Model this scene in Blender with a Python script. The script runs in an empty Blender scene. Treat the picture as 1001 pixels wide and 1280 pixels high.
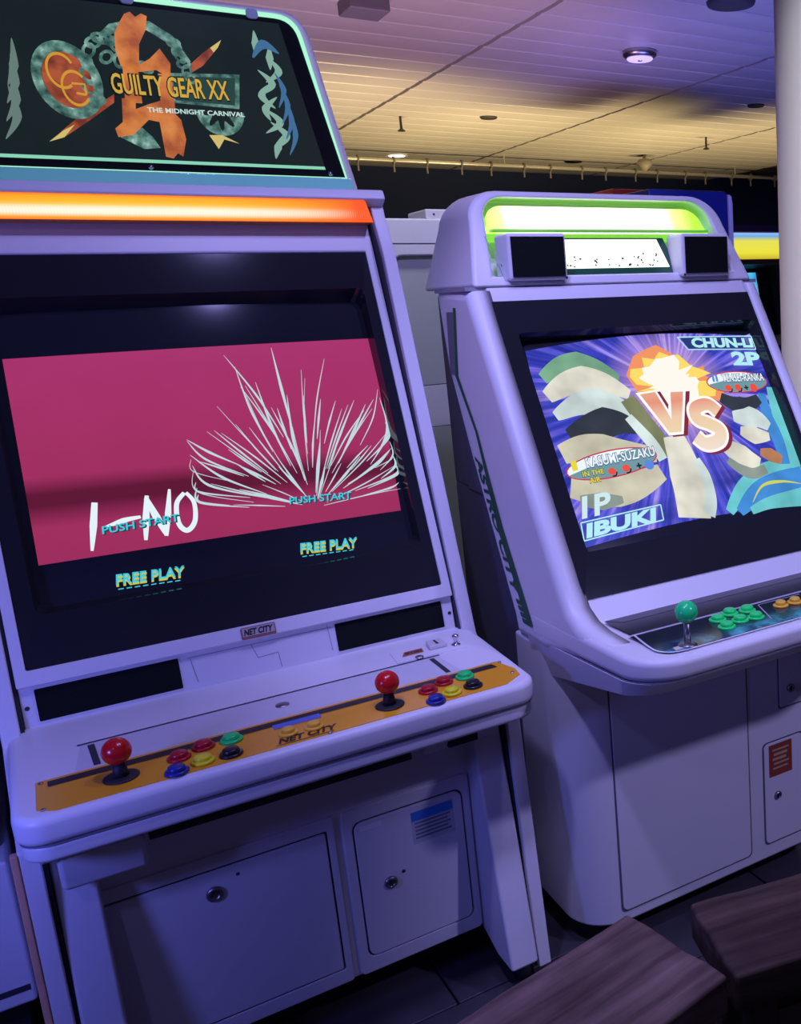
import bpy, bmesh, math, random
from mathutils import Vector, Matrix
random.seed(7)
S = bpy.context.scene
C = S.collection

# ------------------------------------------------------------------ camera
cam_d = bpy.data.cameras.new('camera'); cam = bpy.data.objects.new('camera', cam_d); C.objects.link(cam)
cam_d.sensor_fit = 'HORIZONTAL'; cam_d.sensor_width = 36.0
cam_d.lens = 1204.0 / 1001 * 36.0
cam_d.shift_x = (500.5 - 885.7) / 1001; cam_d.shift_y = 8.9 / 1001
cam_d.clip_start = 0.02; cam_d.clip_end = 60
YAW, PITCH, ROLL = 0.61603, -0.226916, -0.0411735
_f = Vector((math.sin(YAW)*math.cos(PITCH), math.cos(YAW)*math.cos(PITCH), math.sin(PITCH)))
_r = Vector((math.cos(YAW), -math.sin(YAW), 0)); _u = _r.cross(_f)
_rr = math.cos(ROLL)*_r + math.sin(ROLL)*_u; _uu = -math.sin(ROLL)*_r + math.cos(ROLL)*_u
M = Matrix((_rr, _uu, -_f)).transposed().to_4x4(); M.translation = Vector((0, 0, 1.30))
cam.matrix_world = M
S.camera = cam

# ------------------------------------------------------------------ world, lights, exposure
S.view_settings.view_transform = 'Standard'; S.view_settings.look = 'None'
S.view_settings.gamma = 1.0; S.view_settings.exposure = 0.0; S.view_settings.use_curve_mapping = False
w = bpy.data.worlds.new('room_air'); S.world = w; w.use_nodes = True
w.node_tree.nodes['Background'].inputs[0].default_value = (0.16, 0.12, 0.34, 1)
w.node_tree.nodes['Background'].inputs[1].default_value = 0.22

def light(name, kind, loc, color, power, size=0.3, target=None, size_y=None, spot=None):
    d = bpy.data.lights.new(name, kind); o = bpy.data.objects.new(name, d); C.objects.link(o)
    o.location = loc; d.color = color; d.energy = power
    if kind == 'AREA':
        d.size = size
        if size_y: d.shape = 'RECTANGLE'; d.size_y = size_y
    elif kind == 'SPOT':
        d.shadow_soft_size = size; d.spot_size = math.radians(spot or 60); d.spot_blend = 0.6
    else:
        d.shadow_soft_size = size
    if target is not None:
        o.rotation_euler = (Vector(target) - Vector(loc)).to_track_quat('-Z', 'Y').to_euler()
    return o
# small violet and blue spot lamps under the ceiling before the cabinets, warm lamps at the far end, plus added unseen fill spots
light('aisle_spot', 'SPOT', (-0.75, -0.10, 2.44), (0.32, 0.31, 1.0), 13, 0.05, (0.70, 1.7, 0.95), spot=95)
light('violet_spot', 'SPOT', (0.60, 1.02, 2.44), (0.38, 0.36, 1.0), 36, 0.05, (0.45, 1.75, 0.9), spot=120)
light('violet_spot', 'SPOT', (1.02, 1.22, 2.44), (0.46, 0.40, 1.0), 24, 0.05, (1.2, 1.7, 0.8), spot=120)
light('violet_spot', 'SPOT', (0.05, 0.94, 2.44), (0.40, 0.38, 1.0), 70, 0.05, (0.92, 1.45, 0.95), spot=52)  # added fill, aimed to brighten the green cabinet's left cheek and deck
light('violet_spot', 'SPOT', (1.95, -0.65, 2.44), (0.48, 0.44, 1.0), 134, 0.06, (1.30, 1.5, 0.50), spot=31)  # added fill, kept narrow to brighten only the green cabinet's base
light('blue_lamp', 'POINT', (-0.46, 1.22, 0.86), (0.15, 0.17, 1.0), 12, 0.06)
light('gap_fill', 'SPOT', (0.98, 2.30, 2.44), (0.82, 0.82, 0.98), 30, 0.08, (1.02, 2.76, 1.25), spot=80)  # unseen fill added to brighten the rear cabinet in the gap
for lx, ly in ((1.9, 5.9), (3.5, 6.1), (5.2, 5.8)):
    light('warm_uplight', 'SPOT', (lx, ly, 0.8), (1.0, 0.74, 0.33), 210, 0.35, (lx, ly + 0.55, 2.5), spot=92)
light('column_fill', 'SPOT', (1.75, 1.3, 2.44), (0.90, 0.90, 1.0), 125, 0.08, (2.5, 2.6, 1.6), spot=60)  # unseen fill added to brighten the column
light('ceiling_fill', 'SPOT', (2.9, 3.4, 0.6), (0.20, 0.20, 1.0), 150, 0.4, (3.3, 4.0, 2.5), spot=80)  # unseen upward fill, added to turn the near ceiling blue
light('ceiling_fill', 'SPOT', (1.2, 3.6, 0.6), (0.95, 0.55, 0.85), 190, 0.4, (1.6, 4.5, 2.5), spot=80)  # unseen upward fill, added to turn the near ceiling violet

# ------------------------------------------------------------------ materials
MATS = {}
def mat(name, col, rough=0.5, metal=0.0, emit=None, es=1.0, var=0.05, scale=30, bump=0.0, spec=0.5, coat=0.0):
    if name in MATS: return MATS[name]
    m = bpy.data.materials.new(name); m.use_nodes = True; nt = m.node_tree
    b = nt.nodes['Principled BSDF']
    b.inputs['Roughness'].default_value = rough; b.inputs['Metallic'].default_value = metal
    b.inputs['Specular IOR Level'].default_value = spec; b.inputs['Coat Weight'].default_value = coat
    tc = nt.nodes.new('ShaderNodeTexCoord')
    nz = nt.nodes.new('ShaderNodeTexNoise'); nz.inputs['Scale'].default_value = scale; nz.inputs['Detail'].default_value = 4
    nt.links.new(tc.outputs['Object'], nz.inputs['Vector'])
    rp = nt.nodes.new('ShaderNodeMix'); rp.data_type = 'RGBA'
    rp.inputs[6].default_value = (*[max(0, c*(1-var)) for c in col], 1); rp.inputs[7].default_value = (*[min(1, c*(1+var)) for c in col], 1)
    nt.links.new(nz.outputs['Fac'], rp.inputs[0]); nt.links.new(rp.outputs[2], b.inputs['Base Color'])
    if bump:
        bp = nt.nodes.new('ShaderNodeBump'); bp.inputs['Strength'].default_value = bump; bp.inputs['Distance'].default_value = 0.002
        nt.links.new(nz.outputs['Fac'], bp.inputs['Height']); nt.links.new(bp.outputs['Normal'], b.inputs['Normal'])
    if emit:
        b.inputs['Emission Color'].default_value = (*emit, 1); b.inputs['Emission Strength'].default_value = es
    MATS[name] = m
    return m
def glow(name, col, es=1.0, rough=0.12):
    return mat(name, (0.01, 0.01, 0.01), rough, emit=col, es=es, spec=0.3)
class NT:
    """small helper for node trees driven by the flat print's own UV (metres on its plane)"""
    def __init__(s, name, rough=0.12):
        s.m = bpy.data.materials.new(name); s.m.use_nodes = True; s.t = s.m.node_tree; s.b = s.t.nodes['Principled BSDF']
        s.b.inputs['Base Color'].default_value = (0.01, 0.01, 0.01, 1); s.b.inputs['Roughness'].default_value = rough
        s.b.inputs['Specular IOR Level'].default_value = 0.3
        uv = s.t.nodes.new('ShaderNodeUVMap'); sp = s.t.nodes.new('ShaderNodeSeparateXYZ'); s.t.links.new(uv.outputs[0], sp.inputs[0])
        s.uv, s.u, s.v = uv.outputs[0], sp.outputs[0], sp.outputs[1]
    def math(s, op, a, b=None, clamp=False):
        n = s.t.nodes.new('ShaderNodeMath'); n.operation = op; n.use_clamp = clamp
        for i, x in enumerate((a, b)):
            if x is None: continue
            if isinstance(x, (int, float)): n.inputs[i].default_value = x
            else: s.t.links.new(x, n.inputs[i])
        return n.outputs[0]
    def ramp(s, fac, stops, interp='LINEAR'):
        n = s.t.nodes.new('ShaderNodeValToRGB'); r = n.color_ramp; r.interpolation = interp
        while len(r.elements) < len(stops): r.elements.new(0.5)
        for e, (p, c) in zip(r.elements, stops): e.position = p; e.color = (*c, 1)
        s.t.links.new(fac, n.inputs[0]); return n.outputs[0]
    def mix(s, fac, a, b, mode='MIX'):
        n = s.t.nodes.new('ShaderNodeMix'); n.data_type = 'RGBA'; n.blend_type = mode
        for i, x in ((0, fac), (6, a), (7, b)):
            if isinstance(x, (int, float)): n.inputs[i].default_value = x
            elif isinstance(x, tuple): n.inputs[i].default_value = (*x, 1)
            else: s.t.links.new(x, n.inputs[i])
        return n.outputs[2]
    def noise(s, vec, scale, detail=3):
        n = s.t.nodes.new('ShaderNodeTexNoise'); n.inputs['Scale'].default_value = scale; n.inputs['Detail'].default_value = detail
        s.t.links.new(vec, n.inputs['Vector']); return n.outputs['Fac']
    def combine(s, x, y, z=0.0):
        n = s.t.nodes.new('ShaderNodeCombineXYZ')
        for i, v in enumerate((x, y, z)):
            if isinstance(v, (int, float)): n.inputs[i].default_value = v
            else: s.t.links.new(v, n.inputs[i])
        return n.outputs[0]
    def emit(s, col, es=1.0):
        s.t.links.new(col, s.b.inputs['Emission Color']); s.b.inputs['Emission Strength'].default_value = es; return s.m

WHITE = mat('white_plastic', (0.74, 0.73, 0.76), 0.38, var=0.03, scale=9, spec=0.4)
WHITE2 = mat('white_painted_steel', (0.66, 0.66, 0.70), 0.45, var=0.04, scale=40, bump=0.05, spec=0.35)
SEAM = mat('seam_shadow_gap', (0.03, 0.03, 0.045), 0.8)
BLACK = mat('black_bezel_plastic', (0.020, 0.021, 0.026), 0.09, spec=0.4)
BLACKM = mat('black_matte_plastic', (0.015, 0.015, 0.02), 0.6)
GLASS = mat('dark_tube_glass', (0.02, 0.022, 0.03), 0.08, spec=0.5)
CHROME = mat('chrome_metal', (0.6, 0.6, 0.62), 0.2, metal=1.0)
STEEL = mat('dull_steel', (0.35, 0.35, 0.37), 0.35, metal=1.0)

def grille_mat():
    m = mat('speaker_mesh', (0.006, 0.008, 0.008), 0.8, scale=900, bump=0.6, spec=0.15)
    return m
GRILLE = grille_mat()

# ------------------------------------------------------------------ object helpers
WLOC = {}
def root(name, loc, label, cat, group=None):
    o = bpy.data.objects.new(name, None); C.objects.link(o); o.location = loc; o.empty_display_size = 0.1
    o['label'] = label; o['category'] = cat
    if group: o['group'] = group
    WLOC[o.name] = Vector(loc)
    return o
def tag(o, label, cat, group=None):
    o['label'] = label; o['category'] = cat
    if group: o['group'] = group
    return o
def struct(o):
    o['kind'] = 'structure'; return o
def mesh(name, verts, faces, m, parent=None, uvs=None, bevel=0.0, seg=2, smooth=False, solid=0.0, label=None, ang=35):
    vs = [Vector(v) for v in verts]
    lo = Vector((min(v.x for v in vs), min(v.y for v in vs), min(v.z for v in vs))); hi = Vector((max(v.x for v in vs), max(v.y for v in vs), max(v.z for v in vs)))
    c = (lo + hi) / 2
    if parent is None: c = Vector((c.x, c.y, lo.z))
    me = bpy.data.meshes.new(name); me.from_pydata([v - c for v in vs], [], faces)
    bm = bmesh.new(); bm.from_mesh(me)
    if uvs is None: bmesh.ops.recalc_face_normals(bm, faces=bm.faces)
    bm.to_mesh(me); bm.free()
    if uvs is not None:
        l = me.uv_layers.new(name='UVMap')
        for lp in me.loops: l.data[lp.index].uv = uvs[lp.vertex_index]
    me.materials.append(m)
    o = bpy.data.objects.new(name, me); C.objects.link(o)
    pl = WLOC[parent.name] if parent else Vector((0, 0, 0))
    o.location = c - pl; WLOC[o.name] = c
    if parent: o.parent = parent
    if bevel:
        b = o.modifiers.new('bevel', 'BEVEL'); b.width = bevel; b.segments = seg; b.limit_method = 'ANGLE'; b.angle_limit = math.radians(ang)
    if smooth or bevel:
        for p in me.polygons: p.use_smooth = True
        if bevel:
            n = o.modifiers.new('normals', 'WEIGHTED_NORMAL'); n.keep_sharp = True
    if label: o['label'] = label
    return o
class G:
    """collects geometry"""
    def __init__(s): s.v = []; s.f = []
    def add(s, v, f):
        n = len(s.v); s.v += [tuple(p) for p in v]; s.f += [tuple(i + n for i in q) for q in f]; return s
    def box(s, x0, x1, y0, y1, z0, z1):
        return s.add([(x0,y0,z0),(x1,y0,z0),(x1,y1,z0),(x0,y1,z0),(x0,y0,z1),(x1,y0,z1),(x1,y1,z1),(x0,y1,z1)],
                     [(0,3,2,1),(4,5,6,7),(0,1,5,4),(1,2,6,5),(2,3,7,6),(3,0,4,7)])
    def prism(s, pts, fa, fb):
        """pts 2-D; fa, fb map a 2-D point to 3-D at each end"""
        n = len(pts)
        return s.add([fa(*p) for p in pts] + [fb(*p) for p in pts],
                     [tuple(range(n))[::-1], tuple(range(n, 2*n))] + [(i, (i+1) % n, n + (i+1) % n, n + i) for i in range(n)])
    def px(s, prof, x0, x1): return s.prism(prof, lambda y, z: (x0, y, z), lambda y, z: (x1, y, z))
    def py(s, prof, y0, y1): return s.prism(prof, lambda x, z: (x, y0, z), lambda x, z: (x, y1, z))
    def pz(s, prof, z0, z1): return s.prism(prof, lambda x, y: (x, y, z0), lambda x, y: (x, y, z1))
    def cyl(s, a, b, r0, r1=None, n=20):
        a, b = Vector(a), Vector(b); r1 = r0 if r1 is None else r1; d = (b - a).normalized()
        t = Vector((1, 0, 0)) if abs(d.x) < 0.9 else Vector((0, 1, 0)); p = d.cross(t).normalized(); q = d.cross(p)
        cs = [p*math.cos(2*math.pi*i/n) + q*math.sin(2*math.pi*i/n) for i in range(n)]
        return s.add([a + c*r0 for c in cs] + [b + c*r1 for c in cs],
                     [tuple(range(n))[::-1], tuple(range(n, 2*n))] + [(i, (i+1) % n, n + (i+1) % n, n + i) for i in range(n)])
    def lathe(s, base, prof, axis=(0, 0, 1), n=28):
        base = Vector(base); d = Vector(axis).normalized(); t = Vector((1, 0, 0)) if abs(d.x) < 0.9 else Vector((0, 1, 0))
        p = d.cross(t).normalized(); q = d.cross(p); v = []; f = []
        for r, h in prof:
            for i in range(n):
                a = 2*math.pi*i/n; v.append(base + d*h + (p*math.cos(a) + q*math.sin(a))*max(r, 1e-5))
        for k in range(len(prof)-1):
            for i in range(n): f.append((k*n+i, k*n+(i+1) % n, (k+1)*n+(i+1) % n, (k+1)*n+i))
        f.append(tuple(range(n))[::-1]); f.append(tuple(range((len(prof)-1)*n, len(prof)*n)))
        return s.add(v, f)
    def make(s, name, m, parent=None, **k): return mesh(name, s.v, s.f, m, parent, **k)
def rrect(x0, x1, y0, y1, r, n=6, corners=(1,1,1,1)):
    """rounded rectangle, corners flags: bl, br, tr, tl"""
    out = []
    for (cx, cy, a0), on in zip(((x0+r, y0+r, 180), (x1-r, y0+r, 270), (x1-r, y1-r, 0), (x0+r, y1-r, 90)), corners):
        if on:
            for i in range(n+1):
                a = math.radians(a0 + 90*i/n); out.append((cx + r*math.cos(a), cy + r*math.sin(a)))
        else:
            out.append({180: (x0, y0), 270: (x1, y0), 0: (x1, y1), 90: (x0, y1)}[a0])
    return out
class Frame:
    """a plane in the scene: u along X, v up its slope, d out of it; k bulges it like a picture tube"""
    def __init__(s, Y, Z, vy, vz, k=0.0, u0=0.0, v0=0.0, kref=0.0):
        s.O = Vector((0, Y, Z)); s.V = Vector((0, vy, vz)).normalized(); s.N = Vector((0, -s.V.z, s.V.y)); s.k, s.u0, s.v0, s.kr = k, u0, v0, kref
    def at(s, u, v, d=0.0):
        return s.O + Vector((u, 0, 0)) + s.V*v + s.N*(d - s.k*((u-s.u0)**2 + (v-s.v0)**2) + s.kr)
    def plate(s, g, pts, d0, d1): return g.prism(pts, lambda u, v: s.at(u, v, d0), lambda u, v: s.at(u, v, d1))
    def ring(s, g, outer, inner, d0, d1):
        """frame-shaped plate; outer and inner have equal point counts"""
        n = len(outer); v = [s.at(*p, d1) for p in outer] + [s.at(*p, d1) for p in inner] + [s.at(*p, d0) for p in outer] + [s.at(*p, d0) for p in inner]; f = []
        for i in range(n):
            j = (i+1) % n
            f += [(i, j, n+j, n+i), (2*n+i, 3*n+i, 3*n+j, 2*n+j), (i, 2*n+i, 2*n+j, j), (n+i, n+j, 3*n+j, 3*n+i)]
        return g.add(v, f)
    def art(s, name, pts, faces, d, m, parent, maxlen=0.05, label=None):
        """flat print: 2-D polygons laid on the plane with their own uv"""
        bm = bmesh.new(); vs = [bm.verts.new((p[0], p[1], 0)) for p in pts]
        for q in faces:
            try: bm.faces.new([vs[i] for i in q])
            except ValueError: pass
        bmesh.ops.triangulate(bm, faces=bm.faces)
        if maxlen:
            for _ in range(4):
                e = [x for x in bm.edges if x.calc_length() > maxlen]
                if not e: break
                bmesh.ops.subdivide_edges(bm, edges=e, cuts=1); bmesh.ops.triangulate(bm, faces=bm.faces)
        for q in bm.faces:
            if q.normal.z < 0: q.normal_flip()
        bm.verts.index_update(); P = [(v.co.x, v.co.y) for v in bm.verts]; F = [tuple(v.index for v in q.verts) for q in bm.faces]; bm.free()
        return mesh(name, [s.at(u, v, d) for u, v in P], F, m, parent, uvs=P, label=label)
def poly(pts): return pts, [tuple(range(len(pts)))]
def join(*shapes):
    P, F = [], []
    for p, f in shapes:
        n = len(P); P = P + list(p); F = F + [tuple(i+n for i in q) for q in f]
    return P, F
def ell(cx, cy, rx, ry, tilt=0.0, n=32):
    c, s_ = math.cos(tilt), math.sin(tilt)
    return poly([(cx + c*rx*math.cos(a) - s_*ry*math.sin(a), cy + s_*rx*math.cos(a) + c*ry*math.sin(a)) for a in [2*math.pi*i/n for i in range(n)]])
def bez(pts, n=18):
    """Catmull-Rom through the points"""
    out = []; P = [pts[0]] + list(pts) + [pts[-1]]
    for i in range(1, len(P)-2):
        for k in range(n):
            t = k/n; o = []
            for a in (0, 1):
                p0, p1, p2, p3 = P[i-1][a], P[i][a], P[i+1][a], P[i+2][a]
                o.append(0.5*((2*p1) + (-p0+p2)*t + (2*p0-5*p1+4*p2-p3)*t*t + (-p0+3*p1-3*p2+p3)*t**3))
            out.append(tuple(o))
    return out + [pts[-1]]
def stroke(pts, w0, w1=None, wm=None, n=8, smooth=True):
    """a brush stroke with width from w0 over wm to w1"""
    c = bez(pts, n) if smooth and len(pts) > 2 else list(pts)
    if len(c) == 2: c = [(c[0][0] + (c[1][0]-c[0][0])*i/6, c[0][1] + (c[1][1]-c[0][1])*i/6) for i in range(7)]
    w1 = w0 if w1 is None else w1; wm = (w0+w1)/2 if wm is None else wm; L = len(c); P = []
    for i, p in enumerate(c):
        a, b = c[max(0, i-1)], c[min(L-1, i+1)]; dx, dy = b[0]-a[0], b[1]-a[1]; h = math.hypot(dx, dy) or 1; t = i/(L-1)
        ww = (w0 + (wm-w0)*t*2 if t < .5 else wm + (w1-wm)*(t-.5)*2)/2
        P += [(p[0]-dy/h*ww, p[1]+dx/h*ww), (p[0]+dy/h*ww, p[1]-dx/h*ww)]
    return P, [(2*i, 2*i+1, 2*i+3, 2*i+2) for i in range(L-1)]
_TX = {}
def glyphs(txt, bold=0.0, space=1.0):
    k = (txt, bold, space)
    if k in _TX: return _TX[k]
    cu = bpy.data.curves.new('t', 'FONT'); cu.body = txt; cu.offset = bold; cu.space_character = space; cu.resolution_u = 3; cu.fill_mode = 'FRONT'
    o = bpy.data.objects.new('t', cu); C.objects.link(o); dg = bpy.context.evaluated_depsgraph_get(); dg.update()
    me = bpy.data.meshes.new_from_object(o.evaluated_get(dg)); P = [(v.co.x, v.co.y) for v in me.vertices]; F = [tuple(q.vertices) for q in me.polygons]
    bpy.data.objects.remove(o); bpy.data.curves.remove(cu); bpy.data.meshes.remove(me)
    x0, x1 = min(p[0] for p in P), max(p[0] for p in P); y0, y1 = min(p[1] for p in P), max(p[1] for p in P)
    P = [((x-x0)/(x1-x0), (y-y0)/(y1-y0)) for x, y in P]
    _TX[k] = (P, F); return P, F
def text(txt, bl, br, h, shear=0.0, bold=0.012, grow=0.0, space=1.0, h2=None):
    """lettering from baseline-left to baseline-right with cap height h (h2 at the right end)"""
    P, F = glyphs(txt, bold, space); dx, dy = br[0]-bl[0], br[1]-bl[1]; L = math.hypot(dx, dy); e = (dx/L, dy/L); n = (-e[1], e[0]); h2 = h if h2 is None else h2
    out = []
    for x, y in P:
        hh = h + (h2-h)*x; a = x*L + shear*y*hh; b = y*hh
        out.append((bl[0] + e[0]*a + n[0]*b, bl[1] + e[1]*a + n[1]*b))
    return out, F
def shift(s, dx, dy): return [(x+dx, y+dy) for x, y in s[0]], s[1]

# ------------------------------------------------------------------ the room
CEIL = 2.50
def room():
    # floor: dark boards along X
    fm = mat('dark_floor_board', (0.050, 0.046, 0.055), 0.45, var=0.35, scale=14, bump=0.15)
    fl = struct(G().box(-3, 9, -1.5, 8.78, -0.06, -0.012).make('floor', mat('floor_joint', (0.012, 0.011, 0.015), 0.9)))
    fl['label'] = 'dark floor under the arcade cabinets'
    g = G().box(-0.698, 0.698, -0.088, 0.088, -0.0125, 0.0); me0 = None
    for r in range(18):
        y = 0.25 + r*0.18
        for k in range(4):
            x = -1.6 + 1.4*k + (0.7 if r % 2 else 0)
            if me0 is None:
                o = g.make('board', fm, fl, bevel=0.002, seg=1); me0 = o; p0 = o
            else:
                o = p0.copy(); C.objects.link(o); o.parent = fl
            o.location = Vector((x, y, -0.006)) - WLOC[fl.name]
    # ceiling of glossy painted metal planks, panels divided by dark seams
    cm = mat('ceiling_metal_plank', (0.58, 0.56, 0.57), 0.34, metal=0.25, var=0.10, scale=3, spec=0.5)
    ce = struct(G().box(-3, 9, -1.5, 8.78, CEIL+0.03, CEIL+0.10).make('ceiling', mat('ceiling_void', (0.05, 0.045, 0.05), 0.9)))
    g = G()
    W = 0.206; L = 1.388
    prof = [(-W/2+.0025, .03), (-W/2+.0025, .004), (-W/2+.010, 0.0008), (-.03, -.0012), (.03, -0.0012), (W/2-.010, 0.0008), (W/2-.0025, .004), (W/2-.0025, .03)]
    g.px(prof, -L/2, L/2); p0 = None
    for r in range(37):
        y = 3.5 + (r-11)*W
        for k in range(-1, 5):
            x = -0.05 + 1.4133*k
            if p0 is None: p0 = o = g.make('plank', cm, ce, smooth=False)
            else:
                o = p0.copy(); C.objects.link(o); o.parent = ce
            o.location = Vector((x, y, CEIL + 0.0135)) - WLOC[ce.name]
    wm = mat('wall_dark_paint', (0.018, 0.034, 0.120), 0.8)
    struct(G().box(-3, 9, 8.68, 8.78, 0, CEIL+.05).make('wall_back', wm)); struct(G().box(-3.1, -3.0, -1.5, 8.78, 0, CEIL+.05).make('wall_left', wm))
    r = root('curtain_rail', (4, 7.80, 2.42), 'long pale metal rail with hooks below the yellow-lit ceiling', 'curtain rail')
    RAIL = mat('pale_rail_metal', (0.55, 0.53, 0.52), 0.35, metal=0.6)
    G().cyl((-1.5, 7.80, 2.425), (8.5, 7.80, 2.425), 0.016).make('rail', RAIL, r, smooth=True)
    for x in (1.2, 3.6, 6.0): G().cyl((x, 7.80, 2.425), (x, 7.80, 2.5), .006, n=10).make('hanger', RAIL, r)
    hk = None
    for i in range(17):
        x = 2.40 + i*0.272 + 0.02*math.sin(i*3)
        if hk is None:
            g = G().lathe((0, 0, 0), [(0.024, -0.006), (0.03, -0.006), (0.03, 0.006), (0.024, 0.006)], (1, 0, 0), 14).box(-.006, .006, -.005, .005, -.085, -.026)
            hk = o = g.make('hook', mat('dark_hook', (0.16, 0.15, 0.15), 0.5), r)
        else:
            o = hk.copy(); C.objects.link(o); o.parent = r
        o.location = Vector((x, 7.80, 2.395)) - WLOC[r.name]
room()

# round white column
def column():
    g = G(); n = 48
    g.lathe((2.60, 2.66, 0), [(0.30, 0.0), (0.30, 0.10), (0.285, 0.11), (0.285, 2.49)], n=n)
    o = g.make('column', mat('white_column_paint', (0.74, 0.70, 0.72), 0.5, var=0.03, scale=4), smooth=True)
    struct(o); o['label'] = 'thick round white column behind the green-lit cabinet'
column()

# ------------------------------------------------------------------ controls shared by both cabinets
def button(parent, x, y, z, colname, col, r=0.0165, name='push_button'):
    m = mat(colname + '_button_plastic', col, 0.28, spec=0.5)
    b = G().lathe((x, y, z), [(r, 0), (r, 0.003), (r-.0025, 0.0045), (r-.0045, 0.004)]).make(name, m, parent, smooth=True, ang=30)
    G().lathe((x, y, z), [(r-.0046, 0.002), (r-.0046, 0.0085), (r-.0065, 0.0105), (0.0, 0.0112)]).make('plunger', m, b, smooth=True)
    return b
def joystick(parent, x, y, z, ballz, colname, col, br=0.0195, washer=True, shaft_m=None):
    m = mat(colname + '_ball_plastic', col, 0.22, spec=0.5)
    j = G().cyl((x, y, z), (x, y, ballz - br*0.8), 0.006, 0.005, 16).make('joystick', shaft_m or BLACKM, parent, smooth=True)
    G().lathe((x, y, ballz), [(br*math.sin(math.pi*i/16), -br*math.cos(math.pi*i/16)) for i in range(17)]).make('ball_top', m, j, smooth=True)
    if washer:
        G().lathe((x, y, z), [(0.0235, 0.0), (0.0235, 0.0015), (0.021, 0.0025), (0.006, 0.003)]).make('dust_washer', BLACKM, j, smooth=True)
        G().cyl((x, y, z+.002), (x, y, z+.022), 0.011, 0.008, 16).make('shaft_cover', BLACKM, j, smooth=True)
    return j
def lock(parent, x, y, z, r=0.011):
    o = G().lathe((x, y, z), [(r, 0), (r, 0.004), (r*0.8, 0.006), (r*0.55, 0.006), (r*0.55, 0.004), (0, 0.004)], (0, -1, 0), 20).make('lock', STEEL, parent, smooth=True)
    G().box(x-.0012, x+.0012, y-.0062, y-.004, z-.005, z+.005).make('keyhole', SEAM, o)
    return o

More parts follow.
